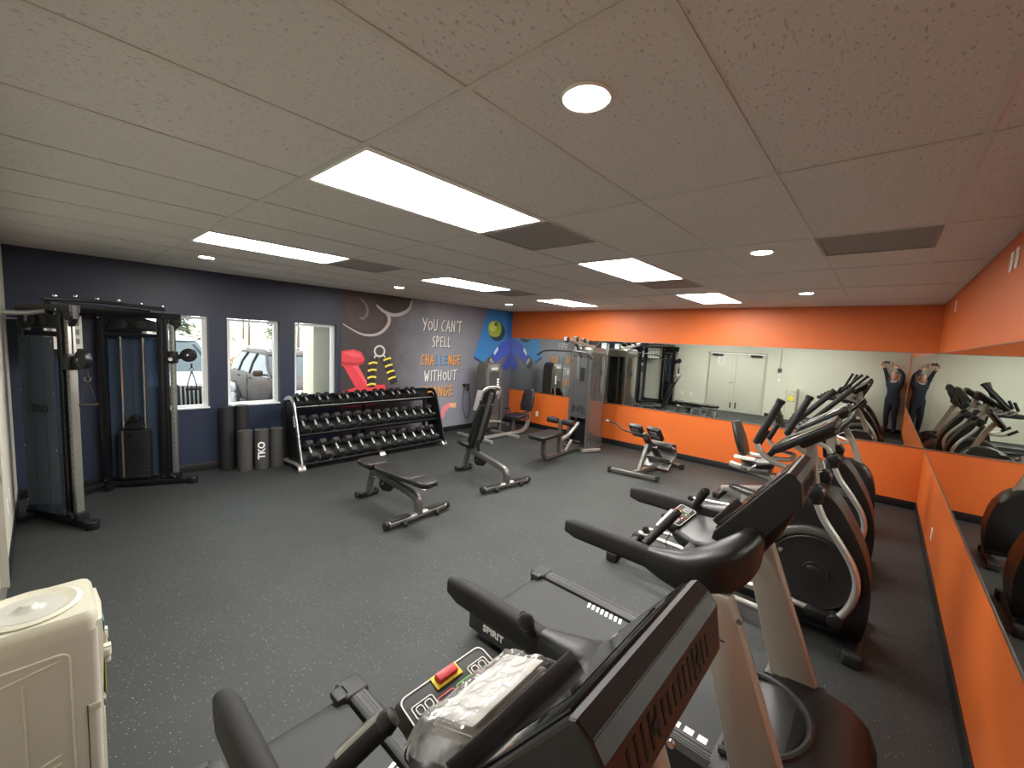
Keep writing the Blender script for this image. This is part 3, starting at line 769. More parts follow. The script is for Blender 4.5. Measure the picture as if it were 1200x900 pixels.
        obj('pulse_sensor', N().sweep([gb+d*.42+Vector((-s*.004, .008, .0145)), gb+d*.90+Vector((-s*.004, .008, .0145))], circ(.0155, 12)), STEEL, pg)
        obj('grip_cap', N().cyl(gt-d*.10, gt+d*.04, .0245, .021, bev=.008), BLK, pg)
        obj('tray_strut', N().rtube([(s*.35, .60, 1.045), (s*.17, .60, 1.05)], .022, .012, cr=.006), BLKM, t)
    # console lower body / tray
    rings = []
    for y, w, z0, z1 in ((.74, .12, 1.035, 1.075), (.70, .155, 1.015, 1.085), (.60, .205, .995, 1.075), (.48, .235, 1.01, 1.11), (.40, .235, 1.06, 1.20), (.35, .21, 1.10, 1.26)):
        pr = rrect(w, (z1-z0)/2, .028, 3); rings.append([(a, y, (z0+z1)/2+b) for a, b in pr])
    tray = obj('console_tray', N().rings(rings), BLK, t, 50)
    # keypad wedge
    kp = N().box((0, .742, 1.082), (.285, .10, .052), rot=(14, 0, 0), bev=.016, seg=3)
    key = obj('keypad', kp, BLKM, t)
    rm = Euler((R(14), 0, 0)).to_matrix(); kc = Vector((0, .742, 1.082)); up = .0265
    def K(x, y, z=0): return kc + rm @ Vector((x, y, up+z))
    ol = rrect(.132, .043, .018, 4)
    obj('keypad_outline', N().sweep([K(a, b, .0003) for a, b in ol], rrect(.0016, .0008), up=rm @ Vector((0, 0, 1)), closed=True), WPRINT, key)
    def kbox(name, x, y, w, d, h, m, bev=0): return obj(name, N().box(K(x, y, h/2), (w, d, h), rot=(14, 0, 0), bev=bev), m, key)
    kbox('stop_surround', 0, .026, .082, .036, .004, mat('key_yellow', (226, 205, 40), .5), .001)
    kbox('stop_key', 0, .028, .062, .024, .016, mat('key_red', (196, 44, 46), .45), .004)
    def kout(x, y, w, d, m):
        obj('key_outline', N().sweep([K(x+a, y+b, .0004) for a, b in rrect(w, d, .006, 3)], rrect(.0012, .0008), up=rm @ Vector((0, 0, 1)), closed=True), m, key)
    for s in (-1, 1):
        kout(s*.088, -.004, .030, .016, WPRINT)
        for q in (-1, 1): kout(s*.088+q*.0125, -.004, .009, .010, WPRINT)
    kout(-.030, -.020, .026, .012, mat('key_red_print', (206, 80, 84), .5)); kout(.030, -.020, .026, .012, mat('key_green_print', (110, 190, 96), .5))
    kbox('key_print', .030, -.020, .026, .006, .0006, WPRINT); kbox('key_print', -.030, -.020, .026, .006, .0006, WPRINT)
    # display: wedge housing, glossy slanted face towards the user, upright vented back
    ex = Vector((1, 0, 0)); ey = Vector((0, -.28, .37)).normalized(); en = ex.cross(ey)
    if en.y < 0: en = -en
    rmd = Matrix((ex, ey, en)).transposed()
    prof = [(.515, 1.130), (.508, 1.165), (.257, 1.500), (.246, 1.505), (.222, 1.492), (.204, 1.470), (.191, 1.385), (.194, 1.372), (.34, 1.15), (.40, 1.10)]
    dsp = obj('display_housing', N().prism(prof, 'x', -.232, .232, bev=.006, seg=2), BLK, t, 14)
    c0 = Vector((0, .381, 1.334))
    obj('display_face', N().box(c0+en*.004, (.425, .40, .006), rot=rmd, bev=.002), GLOSS, dsp)
    obj('display_screen', N().box(c0+en*.0075+ey*.06, (.30, .17, .002), rot=rmd), mat('screen_off', (10, 11, 13), .08), dsp)
    obj('book_ledge', N().box(c0-ey*.185+en*.022, (.40, .012, .034), rot=rmd, bev=.004), BLK, dsp)
    obj('back_seam', N().box((0, .2215, 1.4915), (.452, .0025, .0025)), SLOT, dsp)
    rmb = Matrix.Rotation(R(-8.7), 3, 'X')
    for k in range(15):
        obj('back_vent', N().box((-.165+.0225*k, .1985, 1.4285), (.0065, .004, .050+.012*math.sin(k*.7)), rot=rmb @ Matrix.Rotation(R(-14), 3, 'Y')), SLOT, dsp)
    for q in (-.085, .105):
        obj('screw_hole', N().cyl((q, .203, 1.428), (q, .1960, 1.4290), .011, n=14), SLOT, dsp)
    nk = N()
    nk.sweep([(0, .36, 1.13), (0, .31, 1.22), (0, .27, 1.32)], rrect(.16, .05, .02, 2), up=(0, 1, 0))
    obj('console_neck', nk, BLK, t)
    cb = obj('console_crossbar', N().rtube([(-.36, .42, .985), (.36, .42, .985)], .035, .03, cr=.012), BLK, t)
    ck = N().tube(smooth_path([(-.12, .735, 1.05), (-.125, .755, .99), (-.11, .75, .95)], 5), .0025, 6).box((-.11, .75, .94), (.02, .008, .03), bev=.003)
    obj('safety_key_cord', ck, BLK, t)
    # foot levellers and name on the side of the deck
    for s in (-1, 1):
        for y in (.02, 1.75): obj('leveller', N().cyl((s*.33, y, 0), (s*.33, y, .05), .028, .022), RUBBER, t)
        tm = text_mesh('SPIRIT', .062, WPRINT, .0006, bold=.0015)
        o = place('brand_lettering', tm, (s*.3865, 1.70-.86, .112), t); o.rotation_euler = (R(90), 0, R(90 if s > 0 else -90)); o.scale = (1.1, 1, 1)
    return t
T1X, T2X = .66, 2.24
treadmill(T1X, 'nearest treadmill, its vented console back at the bottom of the photo', True)
treadmill(T2X, 'second treadmill, fully seen between near console and the ellipticals', True)

# manuals in a clear bag lying on the nearest treadmill's tray
bg = thing('manual_packet', 'white manuals in a crinkled clear plastic bag on nearest treadmill', 'manual', (T1X+.01, .600, 1.130))
rmk = Euler((R(-20), R(3), R(4))).to_matrix()
for k, (dx, dy, dz, w, d, c, rz) in enumerate([(0, 0, .012, .27, .125, (226, 224, 218), 0), (.012, .004, .019, .26, .122, (222, 200, 190), 2), (.0, -.004, .026, .265, .122, (233, 231, 226), -1), (.015, .006, .033, .255, .12, (214, 186, 178), 3), (.004, 0, .040, .262, .124, (236, 235, 231), 0)]):
    m_ = rmk @ Euler((0, 0, R(rz))).to_matrix()
    obj('booklet', MB().box(rmk @ Vector((dx, dy, dz)), (w, d, .006), rot=m_, bev=.001), mat('booklet_%d' % k, c, .6), bg)
from mathutils import noise as NZ
def bag_sheet():
    mb = MB(); nx, ny = 84, 52; V = []
    for j in range(ny+1):
        row = []
        for i in range(nx+1):
            u = i/nx*2-1; v = j/ny*2-1
            x = u*.190*(1+.03*math.sin(v*5)); y = v*.080*(1+.06*math.sin(u*6+1))
            inner = max(0, min(1, min((1-abs(u))*4.2, (1-abs(v))*4.5)))
            p = Vector((x, y, 0)); k1 = 1-2*abs(NZ.noise(p*22+Vector((3, 1, 0)))); k2 = 1-2*abs(NZ.noise(p*55+Vector((9, 4, 0)))); k3 = NZ.noise(Vector((x*9, y*30, 2)))
            z = .0475*inner+.004 + (.007*k1+.0035*k2+.006*k3)*(1.0-.45*inner)
            row.append(mb._v(rmk @ Vector((x-.012, y, max(z, .002)+.002))))
        V.append(row)
    for j in range(ny):
        for i in range(nx): mb.bm.faces.new((V[j][i], V[j][i+1], V[j+1][i+1], V[j+1][i]))
    return mb
obj('bag_film', bag_sheet(), BAG, bg, 25)

# ================================================================== ELLIPTICALS
def elliptical(cx_, label, lean=0.0):
    t = thing('elliptical_trainer', label, 'elliptical', (cx_, .8, 0), 0, 'elliptical trainers facing the right wall')
    N = lambda: MB((0, -.8, 0))
    obj('base_beam', N().rtube([(0, .0, .075), (0, 1.70, .075)], .045, .035), DARKM, t)
    for y, w in ((-.03, .33), (1.72, .27)):
        ft = obj('foot_bar', N().rtube([(-w, y, .045), (w, y, .045)], .035, .028), DARKM, t)
        for s in (-1, 1): obj('foot_cap', N().bb(s*w-.04, s*w+.04, y-.055, y+.055, 0, .085, bev=.018, seg=3), RUBBER, ft)
    for s in (-1, 1):
        obj('track_rail', N().tube([(s*.24, .52, .085), (s*.24, 1.70, .115)], .024, 12), SILVER, t)
    # central housing
    yz = smooth_path([(a_, b_, 0) for a_, b_ in [(-.06, .06), (-.085, .26), (-.075, .48), (-.02, .68), (.07, .86), (.15, .98), (.24, 1.045), (.33, 1.03), (.37, .92), (.385, .80), (.50, .66), (.54, .44), (.52, .20), (.44, .06)]], 3)
    obj('drive_housing', N().prism([(p.x, p.y) for p in yz], 'x', -.155, .155, bev=.03, seg=3), BLK, t)
    for s in (-1, 1):
        d = obj('side_disc', N().lathe([(.001, 0), (.255, 0), (.268, .012), (.272, .03), (.25, .045), (.235, .04), (.10, .052), (.001, .054)] if s > 0 else [(.001, 0), (.255, 0), (.268, -.012), (.272, -.03), (.25, -.045), (.235, -.04), (.10, -.052), (.001, -.054)], c=(s*.15, .245, .47), axis='x', n=40), mat('disc_black', (21, 21, 22), .5), t)
        obj('disc_emblem', N().torus((s*.205, .22, .475), .075, .006, 'x', 20, 6, 20, 200), mat('emblem_grey', (52, 52, 52), .35, .4), d)
        obj('disc_badge', N().sph((s*.203, .235, .50), (.006, .042, .022)), MATS['emblem_grey'], d)
        obj('disc_cover', N().sweep([(s*.175, .245+.295*math.cos(R(a_)), .47+.295*math.sin(R(a_))) for a_ in range(30, 121, 6)], rrect(.026, .030, .01, 2), up=(1, 0, 0)), GUNM if s < 0 else GUNM, t)
    # mast
    obj('mast', N().rtube([(0, .29, .98), (0, .34, 1.30), (0, .36, 1.38)], .055, .03, up=(0, -1, .1)), POSTM, t)
    ms = obj('mast_grille', N().box((0, .36, 1.12), (.075, .03, .20), rot=(-8, 0, 0), bev=.005), DARKM, t)
    # console
    ex = Vector((1, 0, 0)); ey = Vector((0, -.40, .29)).normalized(); en = ex.cross(ey)
    if en.z < 0: en = -en
    c0 = Vector((0, .385, 1.425)); rmd = Matrix((ex, ey, en)).transposed()
    cs = obj('console', N().box(c0-en*.02, (.46, .42, .055), rot=rmd, bev=.018, seg=3), BLK, t)
    obj('console_face', N().box(c0+en*.0085, (.41, .36, .004), rot=rmd, bev=.001), GLOSS, cs)
    obj('console_rim', N().sweep([c0+en*.008+ex*a_+ey*b_ for a_, b_ in rrect(.222, .202, .03, 4)], circ(.006, 6), up=en, closed=True), GUNM, cs)
    obj('console_tray', N().box(c0-ey*.235-en*.025, (.40, .10, .04), rot=rmd @ Matrix.Rotation(R(25), 3, 'X'), bev=.015, seg=3), BLK, cs)
    obj('console_back', N().box(c0-en*.06+ey*.06, (.36, .24, .05), rot=rmd, bev=.02, seg=3), BLKM, cs)
    # fixed pulse bar
    pb = obj('pulse_bar', N().tube([(-.20, .66, 1.30), (-.20, .60, 1.22), (-.12, .45, 1.22), (.12, .45, 1.22), (.20, .60, 1.22), (.20, .66, 1.30)], .015, 10, .05), SILVER, t)
    for s in (-1, 1): obj('pulse_grip', N().cyl((s*.20, .655, 1.295), (s*.20, .60, 1.43), .020, bev=.004), FOAM, pb)
    # moving arms
    for s in (-1, 1):
        ar = thing_part('swing_arm', t)
        ph = 1 if s < 0 else 1
        dy = 0 if s < 0 else -.10
        up_ = [(s*.27, .27, 1.06), (s*.285, .33+dy*.3, 1.17), (s*.30, .50+dy, 1.215), (s*.305, .60+dy, 1.27-lean*.1), (s*.305, .645+dy-lean*.02, 1.35-lean*.25)]
        obj('arm_tube', N().tube(smooth_path(up_, 6), .019, 12), SILVER, ar)
        obj('arm_grip', N().cyl((s*.305, .648+dy-lean*.02, 1.335-lean*.22), (s*.305, .525+dy-lean*.9, 1.655+lean*.1), .0245, .0245, bev=.008), FOAM, ar)
        obj('arm_cap', N().cyl((s*.305, .528+dy-lean*.88, 1.645+lean*.1), (s*.305, .517+dy-lean*.93, 1.672+lean*.1), .029, .029, bev=.006), RUBBER, ar)
        obj('arm_pivot', N().cyl((s*.20, .265, 1.065), (s*.325, .265, 1.065), .05, bev=.012).cyl((s*.27, .255, .985), (s*.27, .28, 1.12), .040, bev=.012), BLK, ar)
        low = [(s*.28, .255, 1.0), (s*.285, .20, .89), (s*.29, .115, .775), (s*.29, .03, .64), (s*.29, -.005, .52), (s*.285, .005, .40), (s*.28, .04, .30), (s*.28, .075, .245)]
        obj('arm_lower_tube', N().tube(smooth_path(low, 5), .023, 12), SILVER, ar)
        obj('arm_joint', N().cyl((s*.235, .08, .235), (s*.325, .08, .235), .045, bev=.01), BLK, ar)
        pz = (.30, .46) if s < 0 else (.34, .52)
        lb = thing_part('pedal_link', t)
        obj('link_tube', N().tube([(s*.27, .10, .235), (s*.27, .45, .265), (s*.25, 1.62, .175)], .020, 10, .1), SILVER, lb)
        obj('link_joint', N().bb(s*.235, s*.305, .10, .25, .205, .265, bev=.012), BLK, lb)
        obj('roller', N().cyl((s*.22, 1.63, .168), (s*.27, 1.63, .168), .035, bev=.006), RUBBER, lb)
        pd = thing_part('pedal', t)
        yc = 1.02 if s > 0 else .92; zc = .42 if s > 0 else .33
        fp = [(s*.17+.075*math.cos(R(a_))*(1-.12*math.sin(R(a_))), yc+.19*math.sin(R(a_))) for a_ in range(0, 360, 18)]
        obj('pedal_plate', N().prism(fp, 'z', zc, zc+.03, bev=.008).turn((8, 0, 0), (s*.17, yc, zc)), GUNM, pd)
        obj('pedal_rim', N().sweep([(x_, y_, zc+.035) for x_, y_ in fp], circ(.012, 6), up=(0, 0, 1), closed=True).turn((8, 0, 0), (s*.17, yc, zc)), BLKM, pd)
        obj('pedal_stem', N().bb(s*.14, s*.26, yc-.05, yc+.05, .23, zc+.01, bev=.01), SILVER, pd)
    return t
def thing_part(name, parent):
    o = bpy.data.objects.new(name, None); o.empty_display_size = .05; COL.objects.link(o); o.parent = parent
    return o
e1 = elliptical(3.75, 'nearer elliptical trainer with big black disc, beside the second treadmill')
e2 = elliptical(5.05, 'farther elliptical trainer, partly behind the nearer one', .22)

# ================================================================== RECUMBENT BIKE
bk = thing('recumbent_bike', 'recumbent bike with black mesh backrest beyond the ellipticals', 'exercise bike', (6.35, .85, 0))
N = lambda: MB((0, -.85, 0))
for y in (.0, 1.55):
    f = obj('foot_bar', N().rtube([(-.26, y, .04), (.26, y, .04)], .035, .025), DARKM, bk)
    for s in (-1, 1): obj('foot_cap', N().bb(s*.26-.03, s*.26+.03, y-.045, y+.045, 0, .075, bev=.015), RUBBER, f)
obj('frame_beam', N().rtube([(0, 0, .08), (0, .5, .16), (0, 1.0, .22), (0, 1.55, .08)], .05, .035, rad=.1), SILVER, bk)
sh = smooth_path([(a_, b_, 0) for a_, b_ in [(-.05, .10), (-.07, .40), (.0, .68), (.15, .80), (.38, .76), (.56, .58), (.62, .36), (.55, .14)]], 4)
obj('drive_housing', N().prism([(p.x, p.y) for p in sh], 'x', -.12, .12, bev=.03, seg=3), BLK, bk)
for s in (-1, 1):
    obj('side_cover', N().lathe([(.001, 0), (.17, 0), (.18, s*.02), (.16, s*.03), (.001, s*.035)], c=(s*.115, .38, .42), axis='x', n=30), mat('disc_black', (21, 21, 22), .5), bk)
    ca = 40 if s > 0 else 220
    cr_ = obj('crank', N().rtube([(s*.17, .38, .42), (s*.18, .38+.16*math.cos(R(ca)), .42+.16*math.sin(R(ca)))], .016, .01), STEEL, bk)
    obj('pedal', N().bb(s*.18, s*.29, .38+.16*math.cos(R(ca))-.05, .38+.16*math.cos(R(ca))+.05, .42+.16*math.sin(R(ca))-.02, .42+.16*math.sin(R(ca))+.02, bev=.01), BLKM, bk)
obj('console_mast', N().rtube([(0, .10, .74), (0, .20, 1.02), (0, .28, 1.16)], .04, .03, up=(0, -1, 0), rad=.05), POSTM, bk)
cs = obj('console', N().box((0, .28, 1.22), (.40, .05, .28), rot=(35, 0, 0), bev=.018, seg=3), BLK, bk)
obj('console_face', N().box((0, .304, 1.237), (.35, .006, .23), rot=(35, 0, 0)), GLOSS, cs)
fb_ = obj('front_handlebar', N().tube([(-.22, .46, 1.10), (-.22, .36, 1.02), (-.1, .24, 1.0), (.1, .24, 1.0), (.22, .36, 1.02), (.22, .46, 1.10)], .015, 10, .05), SILVER, bk)
for s in (-1, 1): obj('handlebar_grip', N().cyl((s*.22, .38, 1.035), (s*.22, .47, 1.11), .019), FOAM, fb_)
obj('seat_rail', N().rtube([(0, .72, .34), (0, 1.48, .46)], .05, .03), SILVER, bk)
st = [(.19*math.cos(R(a_))*(1.0 if math.sin(R(a_)) > 0 else .85), 1.12+.17*math.sin(R(a_))) for a_ in range(0, 360, 18)]
obj('seat', N().prism(st, 'z', .50, .58, bev=.025, seg=3), VINYL, bk)
obj('seat_base', N().bb(-.16, .16, .98, 1.32, .42, .50, bev=.02), GUNM, bk)
bkp = [(-.13, 0), (.13, 0), (.19, .1), (.20, .22), (.17, .38), (.12, .47), (-.12, .47), (-.17, .38), (-.20, .22), (-.19, .1)]
b_ = N().prism([(x_, .62+z_) for x_, z_ in bkp], 'y', 1.27, 1.33, bev=.02, seg=3); b_.turn((-20, 0, 0), (0, 1.3, .62))
obj('backrest', b_, VINYL, bk)
obj('backrest_stem', N().rtube([(0, 1.30, .48), (0, 1.36, .62), (0, 1.44, .84)], .035, .02, up=(0, 1, 0), rad=.05), GUNM, bk)
for s in (-1, 1):
    sb = obj('side_handle', N().tube([(s*.10, 1.22, .47), (s*.25, 1.20, .47), (s*.27, 1.12, .56), (s*.27, .98, .60)], .014, 10, .05), SILVER, bk)
    obj('handle_grip', N().cyl((s*.27, 1.11, .565), (s*.27, .97, .605), .018), FOAM, sb)
    obj('seat_bracket', N().bb(s*.13, s*.20, 1.14, 1.40, .585, .625, bev=.01), WHITEP, bk)

# ================================================================== CABLE MACHINE (corner)
cm = thing('cable_machine', 'black corner cable machine with two angled towers and smoked shrouds', 'cable machine', (.35, 6.30, 0))
ORG = Vector((.35, 6.30, 0))
HOLE = mat('hole_black', (12, 12, 12), .8)
GSILV = mat('worn_silver', (150, 149, 144), .38, .7)
def tower(inner, outer, s, carr):
    """s=+1: inside of the V lies on local +y"""
    tw = thing_part('tower', cm); inner = Vector(inner); outer = Vector(outer); d = outer-inner; L = d.length
    tw.location = inner-ORG; tw.rotation_euler = (0, 0, math.atan2(d.y, d.x))
    obj('base_tube', MB().rtube([(-.02, 0, .05), (L+.12, 0, .05)], .04, .03).cyl((L+.09, 0, .0), (L+.09, 0, .085), .055, bev=.01), DARKM, tw)
    obj('base_foot', MB().rtube([(.1, -.17, .035), (.1, .17, .035)], .03, .028), DARKM, tw)
    for x in (.04, .60): obj('column', MB().bb(x-.03, x+.03, -.035, .035, .08, 2.10, bev=.006), DARKM, tw)
    obj('top_beam', MB().rtube([(0, 0, 2.09), (L, 0, 2.09)], .04, .035), DARKM, tw)
    obj('mid_beam', MB().rtube([(.05, 0, 1.85), (.60, 0, 1.85)], .02, .025), DARKM, tw)
    obj('pulley_housing', MB().prism([(.10, 1.90), (.56, 1.90), (.56, 2.02), (.42, 2.06), (.18, 2.06)], 'y', -.03, .03, bev=.008), DARKM, tw)
    for x in (.24, .42): obj('top_pulley', MB().cyl((x, -.045, 1.975), (x, .045, 1.975), .055, bev=.008), RUBBER, tw)
    sp = obj('shroud', MB().bb(.07, .57, -s*.055, -s*.061, .11, 1.825), SHROUD, tw)
    for x in (.23, .41): obj('shroud_crease', MB().bb(x-.003, x+.003, -s*.0615, -s*.063, .12, 1.82), mat('crease', (60, 66, 76), .3), sp)
    tm = text_mesh('TKO', .10, mat('logo_black', (14, 15, 17), .5), .0006, bold=.004)
    o = place('logo', tm, (.32, -s*.064, 1.13), tw); o.rotation_euler = (R(90), 0, 0 if s > 0 else R(180)); o.scale = (1.25, 1, 1)
    for x in (.085, .555):
        for z in (.2, .75, 1.3, 1.78): obj('shroud_bolt', MB().cyl((x, -s*.06, z), (x, -s*.068, z), .009, n=8), CHROME, tw)
    for x in (.215, .425): obj('guide_rod', MB().cyl((x, s*.0, .10), (x, s*.0, 1.84), .0125, n=12), CHROME, tw)
    ws = MB()
    for k in range(20): ws.bb(.17, .47, -.045, .045, .115+.0295*k, .115+.0295*k+.027, bev=.003, seg=1)
    st = obj('weight_stack', ws, IRON, tw); st['kind'] = 'stuff'
    obj('stack_top', MB().prism([(.20, .71), (.44, .71), (.40, .76), (.345, .80), (.295, .80), (.24, .76)], 'y', -.03, .03, bev=.006).cyl((.32, -.03, .84), (.32, .03, .84), .055, bev=.008), DARKM, tw)
    obj('selector_pin', MB().cyl((.30, s*.045, .66), (.30, s*.085, .66), .014, .010), CHROME, tw)
    obj('number_strip', MB().bb(.205, .222, s*.0455, s*.047, .13, .70), GSILV, tw)
    obj('lift_cable', MB().cyl((.32, 0, .89), (.32, 0, 1.95), .004, n=6), RUBBER, tw)
    # perforated upright with travelling carriage
    ux = L-.08
    up = obj('upright', MB().bb(ux-.024, ux+.024, -.03, .03, .08, 2.06, bev=.004), GSILV, tw)
    hl = MB().cyl((0, -.0315, 0), (0, .0315, 0), .0065, n=8).mesh('pin_hole', HOLE)
    for k in range(30): place('pin_hole', hl, (ux, 0, .16+.062*k), tw)
    obj('upright_post', MB().bb(ux-.085, ux-.045, -.03, .03, .08, 2.06, bev=.005) if s < 0 else MB().bb(ux-.034, ux-.026, -.03, .03, .1, 2.05), DARKM, tw)
    obj('upright_foot', MB().bb(ux-.05, ux+.05, -.05, .05, .075, .15, bev=.006), DARKM, tw)
    obj('head_bracket', MB().prism([(ux-.16, 2.12), (ux+.08, 2.12), (ux+.09, 2.0), (ux+.03, 1.93), (ux-.02, 2.0), (ux-.12, 2.05)], 'y', -.025, .025, bev=.006).cyl((ux+.03, -.035, 2.03), (ux+.03, .035, 2.03), .05, bev=.006), DARKM, tw)
    ca = obj('carriage', MB().bb(ux-.045, ux+.045, -.05, .05, carr-.075, carr+.075, bev=.012), DARKM, tw)
    obj('carriage_knob', MB().cyl((ux, s*.05, carr-.02), (ux, s*.085, carr-.02), .02, .024), CHROME, tw)
    obj('swivel_arm', MB().rtube([(ux+.04, 0, carr), (ux+.12, 0, carr+.02)], .025, .03), DARKM, tw)
    pu = obj('swivel_pulley', MB().cyl((ux+.16, -.03, carr+.03), (ux+.16, .03, carr+.03), .085, bev=.012).bb(ux+.08, ux+.18, -.035, .035, carr-.02, carr+.07, bev=.015), DARKM, tw)
    obj('pulley_bolt', MB().cyl((ux+.16, -.045, carr+.03), (ux+.16, .045, carr+.03), .012, n=10), CHROME, tw)
    obj('column_cable', MB().cyl((ux+.03, 0, carr+.07), (ux+.03, 0, 2.0), .004, n=6), RUBBER, tw)
    for x, z in ((ux, .11), (ux-.03, .13), (.04, .11), (.60, .11), (.60, 2.04), (.04, 2.04), (ux-.08, 2.08)):
        obj('frame_bolt', MB().cyl((x, -.055, z), (x, .055, z), .011, n=8), CHROME, tw)
    e = tw.location+ORG+Vector((d.x, d.y, 0)).normalized()*(ux+.165); e.z = carr-.06
    return e
hL = tower((-.125, 6.30, 0), (.215, 5.60, 0), 1, 1.60)
hR = tower((.43, 6.855, 0), (1.14, 6.50, 0), -1, 1.60)
def W_(p): return Vector(p)-ORG
obj('crossbar', MB().rtube([W_((.05, 5.87, 2.13)), W_((.86, 6.64, 2.13))], .03, .025), DARKM, cm)
obj('apex_beam', MB().rtube([W_((-.13, 6.27, 2.09)), W_((.40, 6.84, 2.09))], .03, .03), DARKM, cm)
obj('apex_base', MB().rtube([W_((-.12, 6.29, .05)), W_((.41, 6.83, .05))], .03, .028), DARKM, cm)
ch = obj('exercise_chart', MB().box(W_((.16, 6.54, 1.86)), (.42, .006, .36), rot=(0, 0, 47)), mat('chart_white', (206, 204, 196), .5), cm)
for r_ in range(3):
    for c_ in range(4):
        obj('chart_figure', MB().box(W_(Vector((.16, 6.54, 1.96-.10*r_)) + Matrix.Rotation(R(47), 3, 'Z') @ Vector((-.15+.10*c_, -.0035, 0))), (.05, .002, .06), rot=(0, 0, 47)), mat('chart_ink', (120, 116, 112), .6), ch)
pb = obj('pull_up_bar', MB().tube([W_((.02, 5.80, 2.17)), W_((.32, 6.02, 2.19)), W_((.62, 6.34, 2.19)), W_((1.0, 6.52, 2.17))], .017, 10, .1), DARKM, cm)
for p in ((.10, 5.85, 2.185), (.24, 5.97, 2.2), (.40, 6.10, 2.2), (.58, 6.30, 2.205), (.78, 6.43, 2.195), (.98, 6.51, 2.185)):
    obj('grip_ball', MB().sph(W_(p)+Vector((0, 0, .02)), .020, 12, 8), CHROME, pb)
obj('pull_up_handle', MB().tube([W_((.03, 5.86, 2.06)), W_((-.10, 5.86, 2.03)), W_((-.225, 5.86, 2.03))], .022, 12, .04), GSILV, cm)
obj('storage_hook', MB().tube([W_((-.14, 6.25, .14)), W_((.05, 6.0, .14)), W_((.16, 6.02, .19))], .014, 10, .05), CHROME, cm)
def cable_handle(p, label):
    t = thing('cable_pull', label, 'cable pull', p)
    obj('carabiner', MB().torus((0, 0, -.03), .022, .004, 'y', 16, 6), CHROME, t)
    obj('cable_stop', MB().cyl((0, 0, -.01), (0, 0, .045), .010, n=10), RUBBER, t)
    st = MB()
    st.sweep([(0, 0, -.05), (-.035, 0, -.17), (-.055, 0, -.27)], rrect(.004, .012), up=(0, 1, 0)); obj('strap', st, BLKM, t)
    obj('strap', MB().sweep([(0, 0, -.05), (.035, 0, -.17), (.055, 0, -.27)], rrect(.004, .012), up=(0, 1, 0)), BLKM, t)
    obj('grip', MB().cyl((-.065, 0, -.275), (.065, 0, -.275), .016, bev=.003), FOAM, t)
cable_handle(hL+Vector((.02, -.01, -.06)), 'cable pull handle hanging on the left tower of the cable machine')
cable_handle(hR+Vector((.02, -.01, -.06)), 'cable pull handle hanging in front of the first window')

# ================================================================== FOAM ROLLERS
def roller(x, y, h, r, label, m, logo=False, grp='short foam rollers'):
    t = thing('foam_roller', label, 'foam roller', (x, y, 0), 0, grp)
    obj('roller_body', MB().lathe([(.02, 0), (r-.006, 0), (r, .006), (r, h-.006), (r-.006, h), (r*.35, h), (r*.33, h-.006), (.02, h-.006)], n=28), m, t)
    if logo:
        tm = text_mesh('TKO', .12, WPRINT, .0008, bold=.004)
        d = Vector((-x, -y, 0)).normalized(); a = math.atan2(d.y, d.x)
        o = place('logo', tm, (d.x*(r+.0005), d.y*(r+.0005), h*.5), t); o.rotation_euler = Euler((R(90), R(0), a+R(90))); o.rotation_euler.rotate_axis('Z', R(90))
RB = mat('roller_black_foam', (25, 25, 26), .7, bump=.2, bscale=300); RG = mat('roller_charcoal_foam', (62, 61, 60), .65, bump=.2, bscale=300)
roller(1.69, 6.82, .90, .085, 'tall black foam roller against the wall, left one', RB, grp='tall foam rollers')
roller(1.88, 6.83, .90, .085, 'tall black foam roller against the wall, right one', RB, grp='tall foam rollers')
roller(1.85, 6.60, .575, .092, 'short charcoal foam roller, leftmost of three', RG)
roller(2.05, 6.56, .575, .092, 'short charcoal foam roller with white lettering, middle of three', RG, True)
roller(2.245, 6.55, .575, .088, 'short charcoal foam roller beside the dumbbell rack', RG)

# ================================================================== DUMBBELL RACK
rk = thing('dumbbell_rack', 'three-tier black dumbbell rack with silver curved ends below mural', 'dumbbell rack', (3.68, 6.35, 0))
RX0, RX1 = 2.40, 4.97
def WR(p): return Vector(p)-Vector((3.68, 6.35, 0))
yz = [(6.03, .045), (6.12, .30), (6.20, .55), (6.27, .76), (6.35, .95), (6.44, 1.01), (6.56, 1.0), (6.66, .95)]
for x in (RX0, RX1):
    pth = smooth_path([WR((x, a_, b_)) for a_, b_ in yz], 4)
    ef = obj('end_frame', MB().sweep(pth, rrect(.030, .012, .006, 2), up=(1, 0, 0)), STEEL if x == RX0 else DARKM, rk)
    obj('end_plate', MB().prism([(a_-6.35, b_) for a_, b_ in [(6.08, .06), (6.50, .06), (6.58, .5), (6.62, .92), (6.45, .96), (6.37, .9), (6.29, .72), (6.22, .5), (6.14, .26)]], 'x', x-3.68-.008, x-3.68+.008), DARKM, ef)
    if x == RX0:
        tm = text_mesh('TKO', .085, WPRINT, .0006, bold=.003)
        o = place('logo', tm, WR((x-.030, 6.245, .70)), rk); o.rotation_euler = (R(90), 0, R(-90)); o.rotation_euler.rotate_axis('Z', R(-70))
for x in (RX0, 3.68, RX1):
    f_ = obj('rack_foot', MB().rtube([WR((x, 6.02, .03)), WR((x, 6.06, .075)), WR((x, 6.20, .09)), WR((x, 6.70, .05))], .05, .016, rad=.03), SILVER, rk)
    obj('foot_pad', MB().bb(x-3.68-.06, x-3.68+.06, 6.00-6.35, 6.09-6.35, 0, .03, bev=.008), GUNM, f_)
    obj('back_post', MB().rtube([WR((x, 6.68, .05)), WR((x, 6.68, .96))], .03, .025, up=(0, 1, 0)), DARKM, rk)
TIERS = [((6.08, .075), (6.36, .305)), ((6.25, .465), (6.51, .675)), ((6.41, .85), (6.64, .99))]
